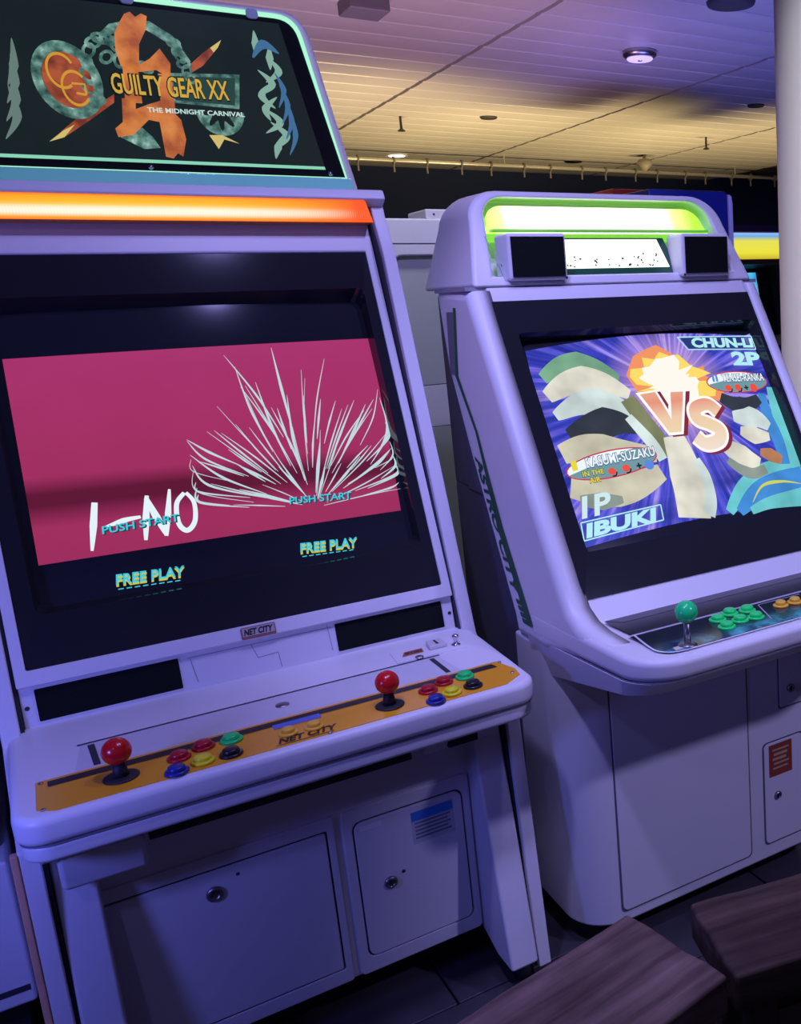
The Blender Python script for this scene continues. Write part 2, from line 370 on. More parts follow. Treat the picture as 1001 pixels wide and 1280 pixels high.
# ------------------------------------------------------------------ cabinet with the red screen
def red_cabinet():
    c = 0.285
    R_ = root('arcade_cabinet', (c, 2.0, 0.0), 'white arcade cabinet with a lit billboard sign, red picture and yellow control panel', 'arcade cabinet')
    # side slabs
    prof = [(1.55, .036), (1.60, .56), (1.66, .60), (1.776, .660), (1.80, .735), (2.015, 1.414), (2.055, 1.490), (2.068, 1.536), (2.52, 1.536), (2.60, 1.35), (2.60, .036)]
    for s in (-1, 1):
        x0, x1 = sorted((c + s*.364, c + s*.390))
        sp = G().px(prof, x0, x1).make('side_panel', WHITE, R_, bevel=.003)
        x0, x1 = sorted((c + s*.3585, c + s*.3642))
        if s == 1: x0 = x1 - .004
        G().px([(p[0]+.012 if i < 8 else p[0]-.02, p[1]-.01 if p[1] > 1.4 else p[1]) for i, p in enumerate(prof)], x0, x1).make('gap_strip', SEAM, sp)
    et = G().px([(1.548, .036), (1.598, .56), (1.612, .56), (1.562, .036)], c-.399, c-.3895).make('edge_trim', mat('worn_orange_trim', (0.80, 0.42, 0.26), 0.5, var=0.3, scale=20), R_, bevel=.002, label='worn orange edging strip')
    # housing behind everything
    G().px([(1.665, .098), (1.665, .60), (1.83, .66), (1.86, .76), (2.11, 1.42), (2.11, 1.53), (2.54, 1.53), (2.58, 1.35), (2.58, .098)], c-.358, c+.358).make('housing', WHITE2, R_, bevel=.004)
    # caster feet
    for x, y in ((c-.33, 1.60), (c+.345, 1.595), (c-.33, 2.5), (c+.33, 2.5)):
        f = G().cyl((x-.014, y, .026), (x+.014, y, .026), .026, n=18).make('caster', BLACKM, R_, smooth=True)
        G().box(x-.018, x+.018, y-.012, y+.012, .03, .098 if y > 1.62 else .06).make('caster_fork', STEEL, f)
    # toe brackets inside the slabs
    for s in (-1, 1):
        x0, x1 = sorted((c + s*.302, c + s*.358))
        G().px([(1.535, .062), (1.628, .56), (1.70, .56), (1.70, .098), (1.60, .062)], x0, x1).make('toe_bracket', WHITE2, R_, bevel=.006)
    # --- lower front: door in a raised frame and square coin door
    Y = 1.665
    fr = Frame(Y, 0, 0, 1)
    g = G(); fr.ring(g, rrect(c-.345, c+.048, .100, .432, .004, 2), rrect(c-.317, c+.036, .128, .408, .004, 2), -.002, .007)
    fr_o = g.make('door_frame', WHITE2, R_, bevel=.002)
    G().py(rrect(c-.316, c+.035, .129, .4075, .003, 2), Y-.004, Y+.001).make('gap_strip', SEAM, fr_o)
    d = G().py(rrect(c-.313, c+.0325, .1315, .405, .003, 2), Y-.008, Y).make('cabinet_door', WHITE2, R_, bevel=.0015)
    lock(d, c-.150, Y-.008, .365, .0135); G().cyl((c-.112, Y-.0085, .386), (c-.112, Y-.0075, .386), .003, n=10).make('rivet', SEAM, d)
    g = G(); fr.ring(g, rrect(c+.062, c+.298, .100, .432, .008, 3), rrect(c+.078, c+.284, .130, .406, .016, 3), -.002, .007)
    fo = g.make('door_frame', WHITE2, R_, bevel=.002)
    G().py(rrect(c+.0785, c+.2835, .1305, .4055, .016, 5), Y-.004, Y+.001).make('gap_strip', SEAM, fo)
    d = G().py(rrect(c+.081, c+.281, .133, .403, .015, 5), Y-.009, Y).make('coin_door', WHITE2, R_, bevel=.0015)
    lock(d, c+.133, Y-.009, .268, .012); G().cyl((c+.158, Y-.0096, .280), (c+.158, Y-.0085, .280), .0035, n=10).make('rivet', SEAM, d)
    f9 = Frame(Y-.009, 0, 0, 1)
    stk = f9.art('notice_sticker', *poly([(c+.183, .325), (c+.262, .325), (c+.262, .390), (c+.183, .390)]), .0005, mat('pale_sticker_paper', (0.50, 0.52, 0.60), 0.6), d, 0)
    f9.art('sticker_heading', *poly([(c+.183, .371), (c+.262, .371), (c+.262, .390), (c+.183, .390)]), .0009, mat('sticker_blue_ink', (0.03, 0.20, 0.62), 0.6), d, 0)
    rows = [stroke([(c+.188, .366-.0075*k), (c+.257-.006*(k % 2), .366-.0075*k)], .0035, smooth=False) for k in range(5)]
    f9.art('sticker_print', *join(*rows), .0009, mat('sticker_grey_ink', (0.16, 0.17, 0.24), 0.7), d, 0)
    f9.art('tape_label', *poly([(c+.090, .386), (c+.130, .386), (c+.130, .397), (c+.090, .397)]), .0005, mat('clear_tape', (0.78, 0.78, 0.84), 0.5), d, 0)
    # --- apron beam below the control deck
    ap = G().px([(1.545, .560), (1.525, .575), (1.525, .600), (1.72, .600), (1.72, .560)], c-.362, c+.362).make('apron', WHITE2, R_, bevel=.004)
    G().box(c-.230, c+.165, 1.5435, 1.556, .549, .5595).make('hand_slot', SEAM, ap)
    G().px([(1.56, .500), (1.545, .560), (1.70, .560), (1.66, .500)], c-.345, c-.235).make('support_bracket', WHITE2, R_, bevel=.008)
    G().px([(1.60, .520), (1.575, .560), (1.70, .560), (1.66, .520)], c+.20, c+.345).make('support_bracket', WHITE2, R_, bevel=.006)
    G().box(c+.245, c+.300, 1.585, 1.60, .528, .546).make('vent_slot', SEAM, R_)
    # --- control deck
    zt = lambda y: .657 + (y - 1.49)*.048
    out = rrect(c-.383, c+.383, 1.478, 1.815, .040, 6, (1, 1, 0, 0))
    g = G(); n = len(out)
    g.add([(x, y, .614) for x, y in out] + [(x, y, zt(y)) for x, y in out], [tuple(range(n))[::-1], tuple(range(n, 2*n))] + [(i, (i+1) % n, n+(i+1) % n, n+i) for i in range(n)])
    deck = g.make('control_deck', WHITE, R_, bevel=.012, seg=3, ang=50)
    lo = rrect(c-.378, c+.378, 1.484, 1.80, .037, 6, (1, 1, 0, 0))
    G().pz(lo, .588, .6138).make('deck_tray', WHITE, R_, bevel=.006)
    lo = rrect(c-.3795, c+.3795, 1.4825, 1.80, .038, 6, (1, 1, 0, 0))
    G().pz(lo, .6130, .6146).make('gap_strip', mat('groove_shade', (0.22, 0.22, 0.27), 0.6), deck)  # grey strip paints the thin shadow line between deck and tray
    df = Frame(1.49, .657, 1, .048)      # v runs back over the deck top
    def dk(name, shape, d, m, parent=deck, label=None): return df.art(name, *shape, d, m, parent, 0, label=label)
    # rear hinge line, lid and brackets
    dk('lid_panel', poly([(-.018, .110), (.572, .110), (.560, .196), (-.006, .196)]), .0004, mat('lid_white', (0.62, 0.62, 0.67), 0.35), label='hinged white lid behind the yellow panel')
    dk('hinge_line', poly([(-.010, .196), (.565, .196), (.565, .2005), (-.010, .2005)]), .0009, SEAM)
    for u in (.006, .545):
        dk('latch_slot', poly([(u, .112), (u+.009, .112), (u+.006, .190), (u-.003, .190)]), .0009, SEAM)
    G().lathe(df.at(.278, .155, 0), [(.011, 0), (.011, .0012), (.006, .002), (0, .002)], df.N).make('lid_knob', STEEL, deck, smooth=True)
    # yellow panel
    YEL = mat('yellow_panel_print', (0.80, 0.36, 0.015), 0.30, var=0.10, scale=6, spec=0.5)
    yp = [(-.068, .016), (-.046, .002), (.612, .002), (.648, .026), (.652, .055), (.636, .104), (-.066, .104)]
    cp = G(); df.plate(cp, yp, -.001, .0016); cp = cp.make('control_panel', YEL, R_, bevel=.0006, seg=1, label='yellow-orange control panel plate')
    def on(name, shape, d, m): return df.art(name, *shape, d, m, cp, 0)
    on('dark_band', poly([(-.052, .078), (.628, .078), (.624, .096), (-.052, .096)]), .0022, mat('panel_black_ink', (0.02, 0.016, 0.02), 0.4))
    INK = mat('panel_black_ink', (0.02, 0.016, 0.02), 0.4)
    on('lettering', text('NET CITY', (.240, .010), (.326, .010), .019, .30, .05), .0023, INK)
    on('underline', stroke([(.236, .0065), (.322, .0065)], .0018, smooth=False), .0023, INK)
    on('card_print', poly([(.246, .066), (.318, .066), (.318, .082), (.246, .082)]), .0024, mat('panel_blue_ink', (0.10, 0.16, 0.55), 0.4))
    for u, v in ((-.060, .096), (-.060, .012), (.640, .040), (.640, .096), (.315, .004)):
        G().lathe(df.at(u, v, .0016), [(.0035, 0), (.003, .0012), (0, .0016)], df.N, 12).make('screw', STEEL, cp, smooth=True)
    P = lambda u, v: df.at(u, v, .0016)
    for (x, y) in ((.035, 1.537), (.421, 1.532)):
        q = P(x, y-1.49); joystick(R_, q.x, q.y, q.z, .7015, 'red', (0.62, 0.012, 0.014))
    RED, BLU, GRN, YLW, BLK = ('dark_red', (0.42, 0.006, 0.02)), ('blue', (0.02, 0.03, 0.26)), ('green', (0.015, 0.70, 0.15)), ('yellow', (0.85, 0.78, 0.02)), ('black', (0.012, 0.012, 0.016))
    for x, y, k in ((.111, 1.547, RED), (.146, 1.562, RED), (.185, 1.560, GRN), (.102, 1.503, BLU), (.138, 1.514, YLW), (.176, 1.512, BLK),
                    (.491, 1.545, RED), (.525, 1.562, RED), (.564, 1.562, GRN), (.488, 1.500, BLU), (.521, 1.513, YLW), (.561, 1.518, BLK)):
        q = P(x, y-1.49); button(R_, q.x, q.y, q.z, *k)
    for x, y in ((.261, 1.529), (.299, 1.526)):
        q = P(x, y-1.49); button(R_, q.x, q.y, q.z, 'amber', (0.85, 0.48, 0.04), .0145, 'start_button')
    # coin corner at the right: price card, little white box, lamp
    pc = G(); df.plate(pc, [(.488, .203), (.620, .203), (.620, .262), (.492, .262)], -.001, .003); pc = pc.make('price_plate', WHITE, R_, bevel=.001)
    df.art('price_print', *poly([(.504, .224), (.545, .224), (.548, .244), (.514, .244)]), .0036, mat('price_card_brown', (0.34, 0.12, 0.06), 0.5), pc, 0)
    df.art('price_lettering', *text('\u00a5100', (.511, .229), (.543, .229), .010, .2, .03), .0040, mat('price_ink', (0.03, 0.02, 0.03), 0.5), pc, 0)
    sl = G(); df.plate(sl, [(.556, .222), (.590, .222), (.588, .256), (.560, .256)], .003, .011); sl = sl.make('coin_slot', mat('ivory_plastic', (0.60, 0.58, 0.60), 0.4), R_, bevel=.002)
    df.art('slot_opening', *poly([(.572, .228), (.577, .228), (.576, .250), (.572, .250)]), .0114, SEAM, sl, 0)
    G().lathe(df.at(.530, .206, .002), [(.008, 0), (.008, .002), (.004, .003), (0, .003)], df.N).make('return_button', CHROME, R_, smooth=True)
    G().lathe(df.at(.607, .222, .002), [(.0085, 0), (.0085, .002), (.004, .003), (.004, .014), (.006, .016), (.006, .020), (.003, .022), (0, .022)], df.N, 20).make('key_lock', CHROME, R_, smooth=True)
    # --- speaker strip
    sf = Frame(1.803, .672, .0155, .085)
    g = G(); sf.plate(g, [(c-.358, -.012), (c+.358, -.012), (c+.358, .094), (c-.358, .094)], -.03, 0); g.make('speaker_panel', WHITE, R_, bevel=.002)
    for u0, u1 in ((-.052, .154), (.415, .621)):
        g = G(); sf.ring(g, rrect(u0-.002, u1+.002, .005, .062, .002, 2), rrect(u0, u1, .007, .060, .002, 2), -.001, .0015); q = g.make('grille_rim', WHITE2, R_)
        g = G(); sf.plate(g, rrect(u0, u1, .007, .060, .002, 2), -.001, .0008); g.make('speaker_grille', GRILLE, R_, label='black mesh speaker grille')
    for u in (c-.350, c+.350):
        G().cyl(sf.at(u, .032, 0), sf.at(u, .032, .001), .0035, n=12).make('screw_hole', SEAM, R_)
    lines = [stroke(q, .0012, smooth=False) for q in ([(.168, .056), (.408, .056)], [(.172, .054), (.178, .012)], [(.270, .055), (.278, .030)], [(.278, .030), (.312, .032)], [(.312, .032), (.314, .004)], [(.402, .062), (.405, .012)])]
    sf.art('hatch_seam', *join(*lines), .0004, mat('hairline_seam', (0.30, 0.30, 0.36), 0.6), R_, 0)
    bf = Frame(1.818 - .0245*.3475 - .006*.9377, .762 - .0245*.9377 + .006*.3475, .3475, .9377)
    g = G(); bf.plate(g, rrect(.256, .313, -.001, .0205, .002, 2), 0, .0025); bd = g.make('badge', mat('badge_brown_metal', (0.30, 0.13, 0.10), 0.35), R_, bevel=.0006)
    bf.art('badge_field', *poly([(.258, .004), (.311, .004), (.311, .019), (.258, .019)]), .0030, mat('badge_silver', (0.48, 0.42, 0.42), 0.4), bd, 0)
    bf.art('lettering', *text('NET CITY', (.260, .0055), (.307, .0055), .0115, .2, .04), .0034, INK, bd, 0)
    # --- bezel, picture tube, white surround
    bz = Frame(1.818, .762, .3475, .9377)
    g = G(); bz.ring(g, [(c-.3585, -.026), (c+.3585, -.026), (c+.3585, .775), (c-.3585, .775)], [(c-.342, 0), (c+.342, 0), (c+.342, .6964), (c-.342, .6964)], -.045, .006)
    g.make('screen_surround', WHITE, R_, bevel=.003)
    o4 = [(c-.342, 0), (c+.342, 0), (c+.342, .6964), (c-.342, .6964)]
    i4 = rrect(c-.315, c+.322, .085, .622, .012, 3); i5 = rrect(c-.309, c+.319, .098, .606, .018, 3)
    def loop4(n):  # outer loop with as many points as the rounded opening
        k = n//4; out = []
        for q in o4: out += [q]*k
        return out
    n = len(i4); O = loop4(n); V = [bz.at(*p, .002) for p in O] + [bz.at(*p, 0) for p in i4] + [bz.at(*p, -.034) for p in i5]; F = []
    for i in range(n):
        j = (i+1) % n; F += [(i, j, n+j, n+i), (n+i, n+j, 2*n+j, 2*n+i)]
    b = mesh('bezel', V, F, BLACK, R_)
    bm = bmesh.new(); bm.from_mesh(b.data); bmesh.ops.remove_doubles(bm, verts=bm.verts, dist=1e-5); bmesh.ops.dissolve_degenerate(bm, edges=bm.edges, dist=1e-5); bmesh.ops.recalc_face_normals(bm, faces=bm.faces); bm.to_mesh(b.data); bm.free()
    ts = Frame(1.846, .7516, .3475, .9377, .05, c, .35, .004)
    gx, gy = 16, 12; P2 = [(c-.325 + .655*i/gx, .088 + .530*j/gy) for j in range(gy+1) for i in range(gx+1)]
    F2 = [(j*(gx+1)+i, j*(gx+1)+i+1, (j+1)*(gx+1)+i+1, (j+1)*(gx+1)+i) for j in range(gy) for i in range(gx)]
    tube = mesh('picture_tube', [ts.at(u, v, 0) for u, v in P2], F2, GLASS, R_, smooth=True)
    nt = NT('red_picture')
    t = nt.math('ADD', nt.v, nt.math('MULTIPLY', nt.u, .033))        # the darker band tilts a little
    band = nt.ramp(nt.math('MULTIPLY', nt.math('SUBTRACT', t, .15), 2.5), [(0, (.34, .028, .11)), (.20, (.37, .030, .115)), (.295, (.10, .008, .03)), (.345, (.10, .008, .03)), (.42, (.37, .030, .12)), (1, (.42, .036, .165))])
    nz = nt.noise(nt.uv, 9); RP = nt.emit(nt.mix(nt.math('MULTIPLY', nz, .25), band, (.20, .01, .05)))
    pic = ts.art('picture_field', *poly([(-.0135, .1700), (.592, .1655), (.6095, .5265), (-.0065, .5265)]), .0005, RP, tube, .04, label='crimson picture field')
    WG = glow('white_ink_glow', (.80, .95, 1.0), .95)
    CY = glow('cyan_letter_glow', (.05, .62, .78), .95); YG = glow('yellow_letter_glow', (.65, .60, .08), .9); DK = glow('dark_teal_letter', (.01, .05, .06), 1)
    def sc(name, shape, d, m, label=None): return ts.art(name, *shape, d, m, tube, .03, label=label)
    # name in brush letters
    sc('brush_lettering', join(stroke([(.0815, .262), (.073, .222), (.0640, .180)], .009, .004, .011), stroke([(.090, .217), (.118, .224), (.1445, .226)], .004, .005, .009),
        stroke([(.145, .184), (.152, .222), (.160, .262)], .005, .006, .011), stroke([(.158, .258), (.168, .222), (.178, .188)], .007, .007, .012), stroke([(.177, .186), (.187, .226), (.1965, .268)], .006, .004, .010),
        stroke([(.2185, .258), (.203, .240), (.200, .205), (.211, .190), (.226, .205), (.2305, .238), (.221, .258)], .007, .006, .009)), .0012, WG, label='white brush letters I-NO')
    for bl, br, h in (((.0835, .2055), (.2015, .2085), .0135), ((.388, .2095), (.5015, .2035), .0135)):
        sc('prompt_shadow', text('PUSH START', (bl[0]+.002, bl[1]-.002), (br[0]+.002, br[1]-.002), h, .1, .03), .0016, DK)
        sc('prompt_lettering', text('PUSH START', bl, br, h, .1, .02), .0020, CY)
    for bl, br in (((.088, .1155), (.1920, .1110)), ((.3885, .1155), (.4930, .1095))):
        sc('credit_shadow', text('FREE PLAY', (bl[0], bl[1]-.0035), (br[0], br[1]-.0035), .0185, .12, .035), .0010, YG)
        sc('credit_lettering', text('FREE PLAY', bl, br, .0180, .12, .02), .0016, CY)
        sc('credit_underline', join(*[stroke([(bl[0]+.002+.0123*k, bl[1]-.008-.0005*k), (bl[0]+.010+.0123*k, bl[1]-.008-.0005*k)], .0018, smooth=False) for k in range(8)]), .0012, CY)
    # loose white brush strokes standing in for the drawing on the right of the picture
    st = []
    rnd = random.Random(3)
    U = rnd.uniform
    for k in range(74):         # feathery fan of strokes
        a = math.radians(8 + 164*k/73 + U(-3, 3)); r0 = U(.015, .16); r1 = r0 + U(.06, .20); bend = U(-.25, .25)
        P = []
        for q in (r0, (r0+r1)/2, r1):
            b_ = a + bend*(q-r0)*3; P.append((min(.600, max(.240, .432 + 1.0*q*math.cos(b_))), min(.518, max(.180, .196 + .98*q*math.sin(b_)))))
        st.append(stroke(P, .0008, .0005, U(.0012, .0058)))
    sc('brush_strokes', join(*st), .0010, glow('white_stroke_glow', (.62, .80, .86), .85), label='loose white brush strokes on the right of the red picture')
    # --- amber light bar under the sign
    lb = Frame(2.048, 1.472, .10, .99)
    nt = NT('amber_light_bar', .35)
    vv = nt.math('MULTIPLY', nt.v, 1/.046, True); ends = nt.math('SUBTRACT', 1.0, nt.math('MULTIPLY', nt.math('POWER', nt.math('ABSOLUTE', nt.math('MULTIPLY', nt.math('SUBTRACT', nt.u, c-.06), 2.55)), 3.0), 1.0), True)
    ribs = nt.math('MULTIPLY', nt.math('SINE', nt.math('MULTIPLY', nt.u, 1400)), .06)
    col = nt.ramp(vv, [(0, (1, .22, .01)), (.16, (1, .50, .06)), (.34, (1, .80, .38)), (.50, (1, .72, .22)), (.66, (1, .52, .02)), (.86, (1, .40, .01)), (1, (.85, .05, .02))])
    hot = nt.mix(nt.math('MULTIPLY', ends, .9), (1, .10, .01), col)
    core = nt.math('MULTIPLY', nt.ramp(vv, [(.10, (0, 0, 0)), (.26, (1, 1, 1)), (.40, (1, 1, 1)), (.56, (0, 0, 0))]), nt.math('ADD', nt.math('MULTIPLY', ends, .8), ribs))
    AM = nt.emit(nt.mix(core, hot, (1, .93, .80)), 1.1)
    bar = [(c-.362, 0), (c+.360, 0), (c+.350, .040), (c+.344, .046), (c-.346, .046), (c-.352, .040)]
    g = G(); lb.plate(g, bar, -.03, .008); lo_ = g.make('light_bar', mat('amber_acrylic', (0.7, 0.2, 0.02), 0.3), R_, bevel=.003)
    lb.art('lit_lens', *poly(bar), .0086, AM, lo_, .04, label='glowing amber ribbed lens')
    # white header above the bar
    G().px([(2.040, 1.519), (2.050, 1.537), (2.50, 1.540), (2.50, 1.500), (2.06, 1.505)], c-.390, c+.390).make('header_cap', WHITE, R_, bevel=.003)
    # --- billboard sign
    mf = Frame(2.185, 1.545, 0, 1)
    def trap(b, t, z0, z1, r):  # trapezoid with rounded top corners
        pts = [(c-b, z0), (c+b, z0)]
        for s in (1, -1):
            sl = (t-b)/(z1-z0); a = Vector((s*sl, 1)).normalized()
            for i in range(7):
                k = i/6 if s == 1 else 1-i/6
                p = Vector((c+s*t, z1)); p0 = p - a*r; p1 = p + Vector((-s*r, 0))
                pts.append(tuple((1-k)**2*p0 + 2*k*(1-k)*p + k*k*p1))
        return pts
    g = G(); mf.plate(g, trap(.386, .312, .002, .348, .05), -.19, -.004)
    sg = g.make('billboard_sign', mat('sign_case_plastic', (0.62, 0.56, 0.56), 0.4, coat=.2), R_, bevel=.010, seg=3, label='tapered lit billboard sign')
    g = G(); mf.ring(g, trap(.364, .2955, .008, .335, .040), trap(.357, .289, .030, .327, .034), -.006, .006)
    g.make('edge_glow', glow('mint_edge_light', (.42, .95, .66), 1.0), sg, label='glowing mint edge of the acrylic')
    g = G(); mf.plate(g, [(c-.372, .004), (c+.372, .004), (c+.368, .028), (c-.368, .028)], -.004, .010)
    g.make('acrylic_base', mat('teal_acrylic', (0.22, 0.42, 0.44), 0.12, emit=(.05, .26, .28), es=.5), sg, bevel=.002)
    PB = mat('sign_black_acrylic', (0.008, 0.009, 0.010), 0.12, spec=0.4)
    g = G(); mf.plate(g, trap(.3585, .2905, .029, .328, .035), -.006, .0020); g.make('sign_panel', PB, sg)
    nt = NT('sign_dark_print', .15); SP = nt.emit(nt.ramp(nt.noise(nt.uv, 6), [(.3, (.006, .013, .012)), (.7, (.010, .017, .016))]))
    mf.art('sign_field', *poly([(c-.318, .048), (c+.318, .048), (c+.262, .318), (c-.262, .318)]), .0026, SP, sg, .06)
    def mg(name, shape, d, m, label=None): return mf.art(name, *shape, d, m, sg, .05, label=label)
    mg('sign_rule', poly([(c-.320, .0445), (c+.318, .0445), (c+.317, .0505), (c-.319, .0505)]), .0030, glow('mint_rule_glow', (.28, .72, .52), .9))
    TEAL = NT('sign_teal_print', .2); TEAL = TEAL.emit(TEAL.ramp(TEAL.noise(TEAL.uv, 55, 4), [(.30, (.015, .05, .045)), (.48, (.07, .17, .14)), (.62, (.17, .33, .28)), (.75, (.40, .60, .52))]))
    TEALD = glow('sign_dark_teal', (.02, .055, .05), 1)
    OR = NT('sign_orange_print', .2); OR = OR.emit(OR.ramp(OR.noise(OR.uv, 22, 4), [(.35, (.36, .085, .03)), (.55, (.62, .19, .045)), (.75, (.70, .27, .08))]))
    ORR = NT('sign_rust_print', .2); ORR = ORR.emit(ORR.ramp(ORR.noise(ORR.uv, 30, 4), [(.35, (.16, .03, .015)), (.6, (.42, .09, .035))]))
    GOLD = glow('sign_gold', (.62, .38, .05), 1); GOLDE = glow('sign_gold_edge', (.62, .50, .16), 1)
    # chained disc, ring, blade, crescent
    for q in ([(.1259, .0743), (.1757, .1177), (.2404, .1631), (.2381, .1481), (.1954, .1153), (.1502, .083)], [(.3771, .2278), (.4007, .2493), (.4366, .2761), (.4289, .2618), (.3973, .2259), (.3767, .2125)]): mg('emblem_blade', poly(q), .0030, ORR)
    for q in ([(.1259, .0743), (.150, .094), (.170, .106), (.158, .092), (.1502, .083)], [(.415, .260), (.4366, .2761), (.4289, .2618), (.420, .252)]): mg('emblem_blade_tip', poly(q), .0032, GOLDE)
    def annul(cx, cy, rx, ry, w, t=0, a0=0, a1=2*math.pi, n=40, wob=0):
        P = []; 
        for i in range(n+1):
            a = a0 + (a1-a0)*i/n
            for q in (1, 1-w*(1 + wob*math.sin(a*9))):
                x, y = rx*q*math.cos(a), ry*q*math.sin(a); P.append((cx + x*math.cos(t) - y*math.sin(t), cy + x*math.sin(t) + y*math.cos(t)))
        return P, [(2*i, 2*i+1, 2*i+3, 2*i+2) for i in range(n)]
    mg('emblem_ring', annul(.171, .181, .053, .066, .28, .2), .0034, TEAL)
    mg('emblem_disc', ell(.1725, .181, .039, .049, .2), .0032, ORR)
    mg('emblem_crescent', poly([(.2324, .265), (.250, .283), (.2739, .2908), (.3165, .2958), (.3527, .2746), (.3776, .2317), (.3645, .2305), (.34, .262), (.3105, .2792), (.2717, .2767), (.2381, .2584)]), .0032, TEAL)
    for k in range(13):   # chain links round the middle
        a = math.radians(60 + k*20); mg('chain_link', annul(.238 + .035*math.cos(a) if k < 9 else .238 + .02*(k-9), .192 + .066*math.sin(a) if k < 9 else .262 - .004*k, .015, .0105, .45, a*1.7, n=14), .0036 + .0001*(k % 2), TEAL)
    for k in range(6):
        mg('chain_link', annul(.352 + .004*k, .262 - .012*k, .013, .009, .45, k*1.1, n=14), .0036 + .0001*(k % 2), TEAL)
    mg('emblem_bar', poly([(.336, .208), (.461, .216), (.4523, .152), (.3351, .1553)]), .0030, TEAL)
    mg('emblem_bar_face', poly([(.342, .203), (.452, .209), (.445, .158), (.341, .160)]), .0032, TEALD)
    mg('emblem_cog', annul(.4164, .1456, .043, .045, .40, 0, math.pi, 2*math.pi, 30, .5), .0032, TEAL)
    mg('emblem_facet', poly([(.2392, .088), (.2774, .1073), (.2929, .091), (.3028, .0722), (.2752, .0689)]), .0032, TEAL)
    mg('emblem_leaf', poly([(.3908, .1004), (.4141, .1018), (.4433, .0873), (.4168, .0939), (.4045, .0753)]), .0034, GOLDE)
    up = [(.2774, .3029), (.287, .308), (.295, .300), (.305, .307), (.3141, .3036), (.309, .280), (.2942, .2534), (.2888, .2176), (.308, .2300), (.3273, .2494), (.3417, .2245), (.3377, .1976), (.3162, .2108), (.2815, .2039), (.2585, .2129), (.254, .240), (.2566, .2677), (.266, .285)]
    low = [(.2515, .1565), (.2745, .1583), (.2716, .1392), (.296, .150), (.3173, .1578), (.3297, .1434), (.3454, .1251), (.349, .09), (.3394, .0583), (.331, .064), (.322, .054), (.3096, .0569), (.3079, .1188), (.2903, .1215), (.2611, .093), (.2357, .0878), (.2328, .1027), (.2469, .1149)]
    mid = [(.262, .222), (.286, .218), (.284, .150), (.256, .150)]; mid2 = [(.318, .205), (.340, .205), (.338, .140), (.314, .140)]
    mg('brush_mark', join(poly(up), poly(low), poly(mid), poly(mid2)), .0040, OR, label='orange brushed character mark')
    mg('lettering_edge', text('GUILTY GEAR XX', (.2355, .1615), (.4385, .1635), .0400, 0, .045, h2=.040), .0044, glow('sign_black_ink', (.006, .008, .006), 1))
    mg('lettering', text('GUILTY GEAR XX', (.2385, .1640), (.4365, .1660), .0355, 0, .018, h2=.036), .0048, GOLD, label='gold sign lettering')
    mg('subtitle_lettering', text('THE MIDNIGHT CARNIVAL', (.2905, .1352), (.4600, .1376), .0088, 0, .022), .0048, glow('sign_pale_ink', (.55, .75, .70), 1))
    gg = [annul(.163, .196, .023, .031, .16, .1, math.radians(25), math.radians(300), 26), annul(.181, .168, .022, .031, .16, .1, math.radians(40), math.radians(320), 26), stroke([(.176, .176), (.196, .176), (.196, .158)], .004, smooth=False), stroke([(.181, .160), (.196, .158)], .004, smooth=False)]
    mg('monogram', join(*gg), .0040, glow('sign_amber_line', (.60, .30, .03), 1), label='gold double-letter monogram')
    # plain pale leaf-shaped strokes beside the logo
    lv = []; rnd = random.Random(11)
    for k in range(9):
        a = .062 + .024*k; lv.append(stroke([(.508 + .014*math.sin(k*2.1), a), (.515 + .02*math.sin(k*1.3), a+.022), (.512 + .016*math.cos(k*1.9), a+.046)], .001, .001, .015))
    mg('leaf_strokes', join(*lv), .0032, glow('sign_pale_green', (.22, .40, .33), 1), label='pale green and blue leaf-shaped strokes')
    lv = [stroke([(.536-.003*k, .070+.03*k), (.552-.004*k, .110+.028*k), (.545-.006*k, .165+.02*k)], .001, .001, .011) for k in range(4)] + [stroke([(.490, .250), (.512, .276), (.540, .262)], .003, .002, .018)]
    mg('leaf_strokes', join(*lv), .0034, glow('sign_blue_print', (.05, .15, .30), 1))
    lv = [stroke([(.062+.006*k, .075+.03*k), (.085+.003*k, .115+.028*k), (.080+.006*k, .165+.026*k)], .001, .001, .014) for k in range(4)]
    mg('leaf_strokes', join(*lv), .0032, glow('sign_grey_green', (.13, .20, .18), 1))
    for u, v in ((.2815, .037), (.612, .037), (c-.327, .037)):
        G().cyl(mf.at(u, v, .002), mf.at(u, v, .006), .0048, n=16).make('screw', CHROME, sg, smooth=True)
    for u in (c-.10, .285+.0, .498):
        g = G(); mf.plate(g, rrect(u-.011, u+.011, .320, .338, .006, 3), .003, .009); g.make('clip', mat('clear_clip', (0.35, 0.42, 0.42), 0.2), sg, bevel=.001)
    return R_
red_cabinet()

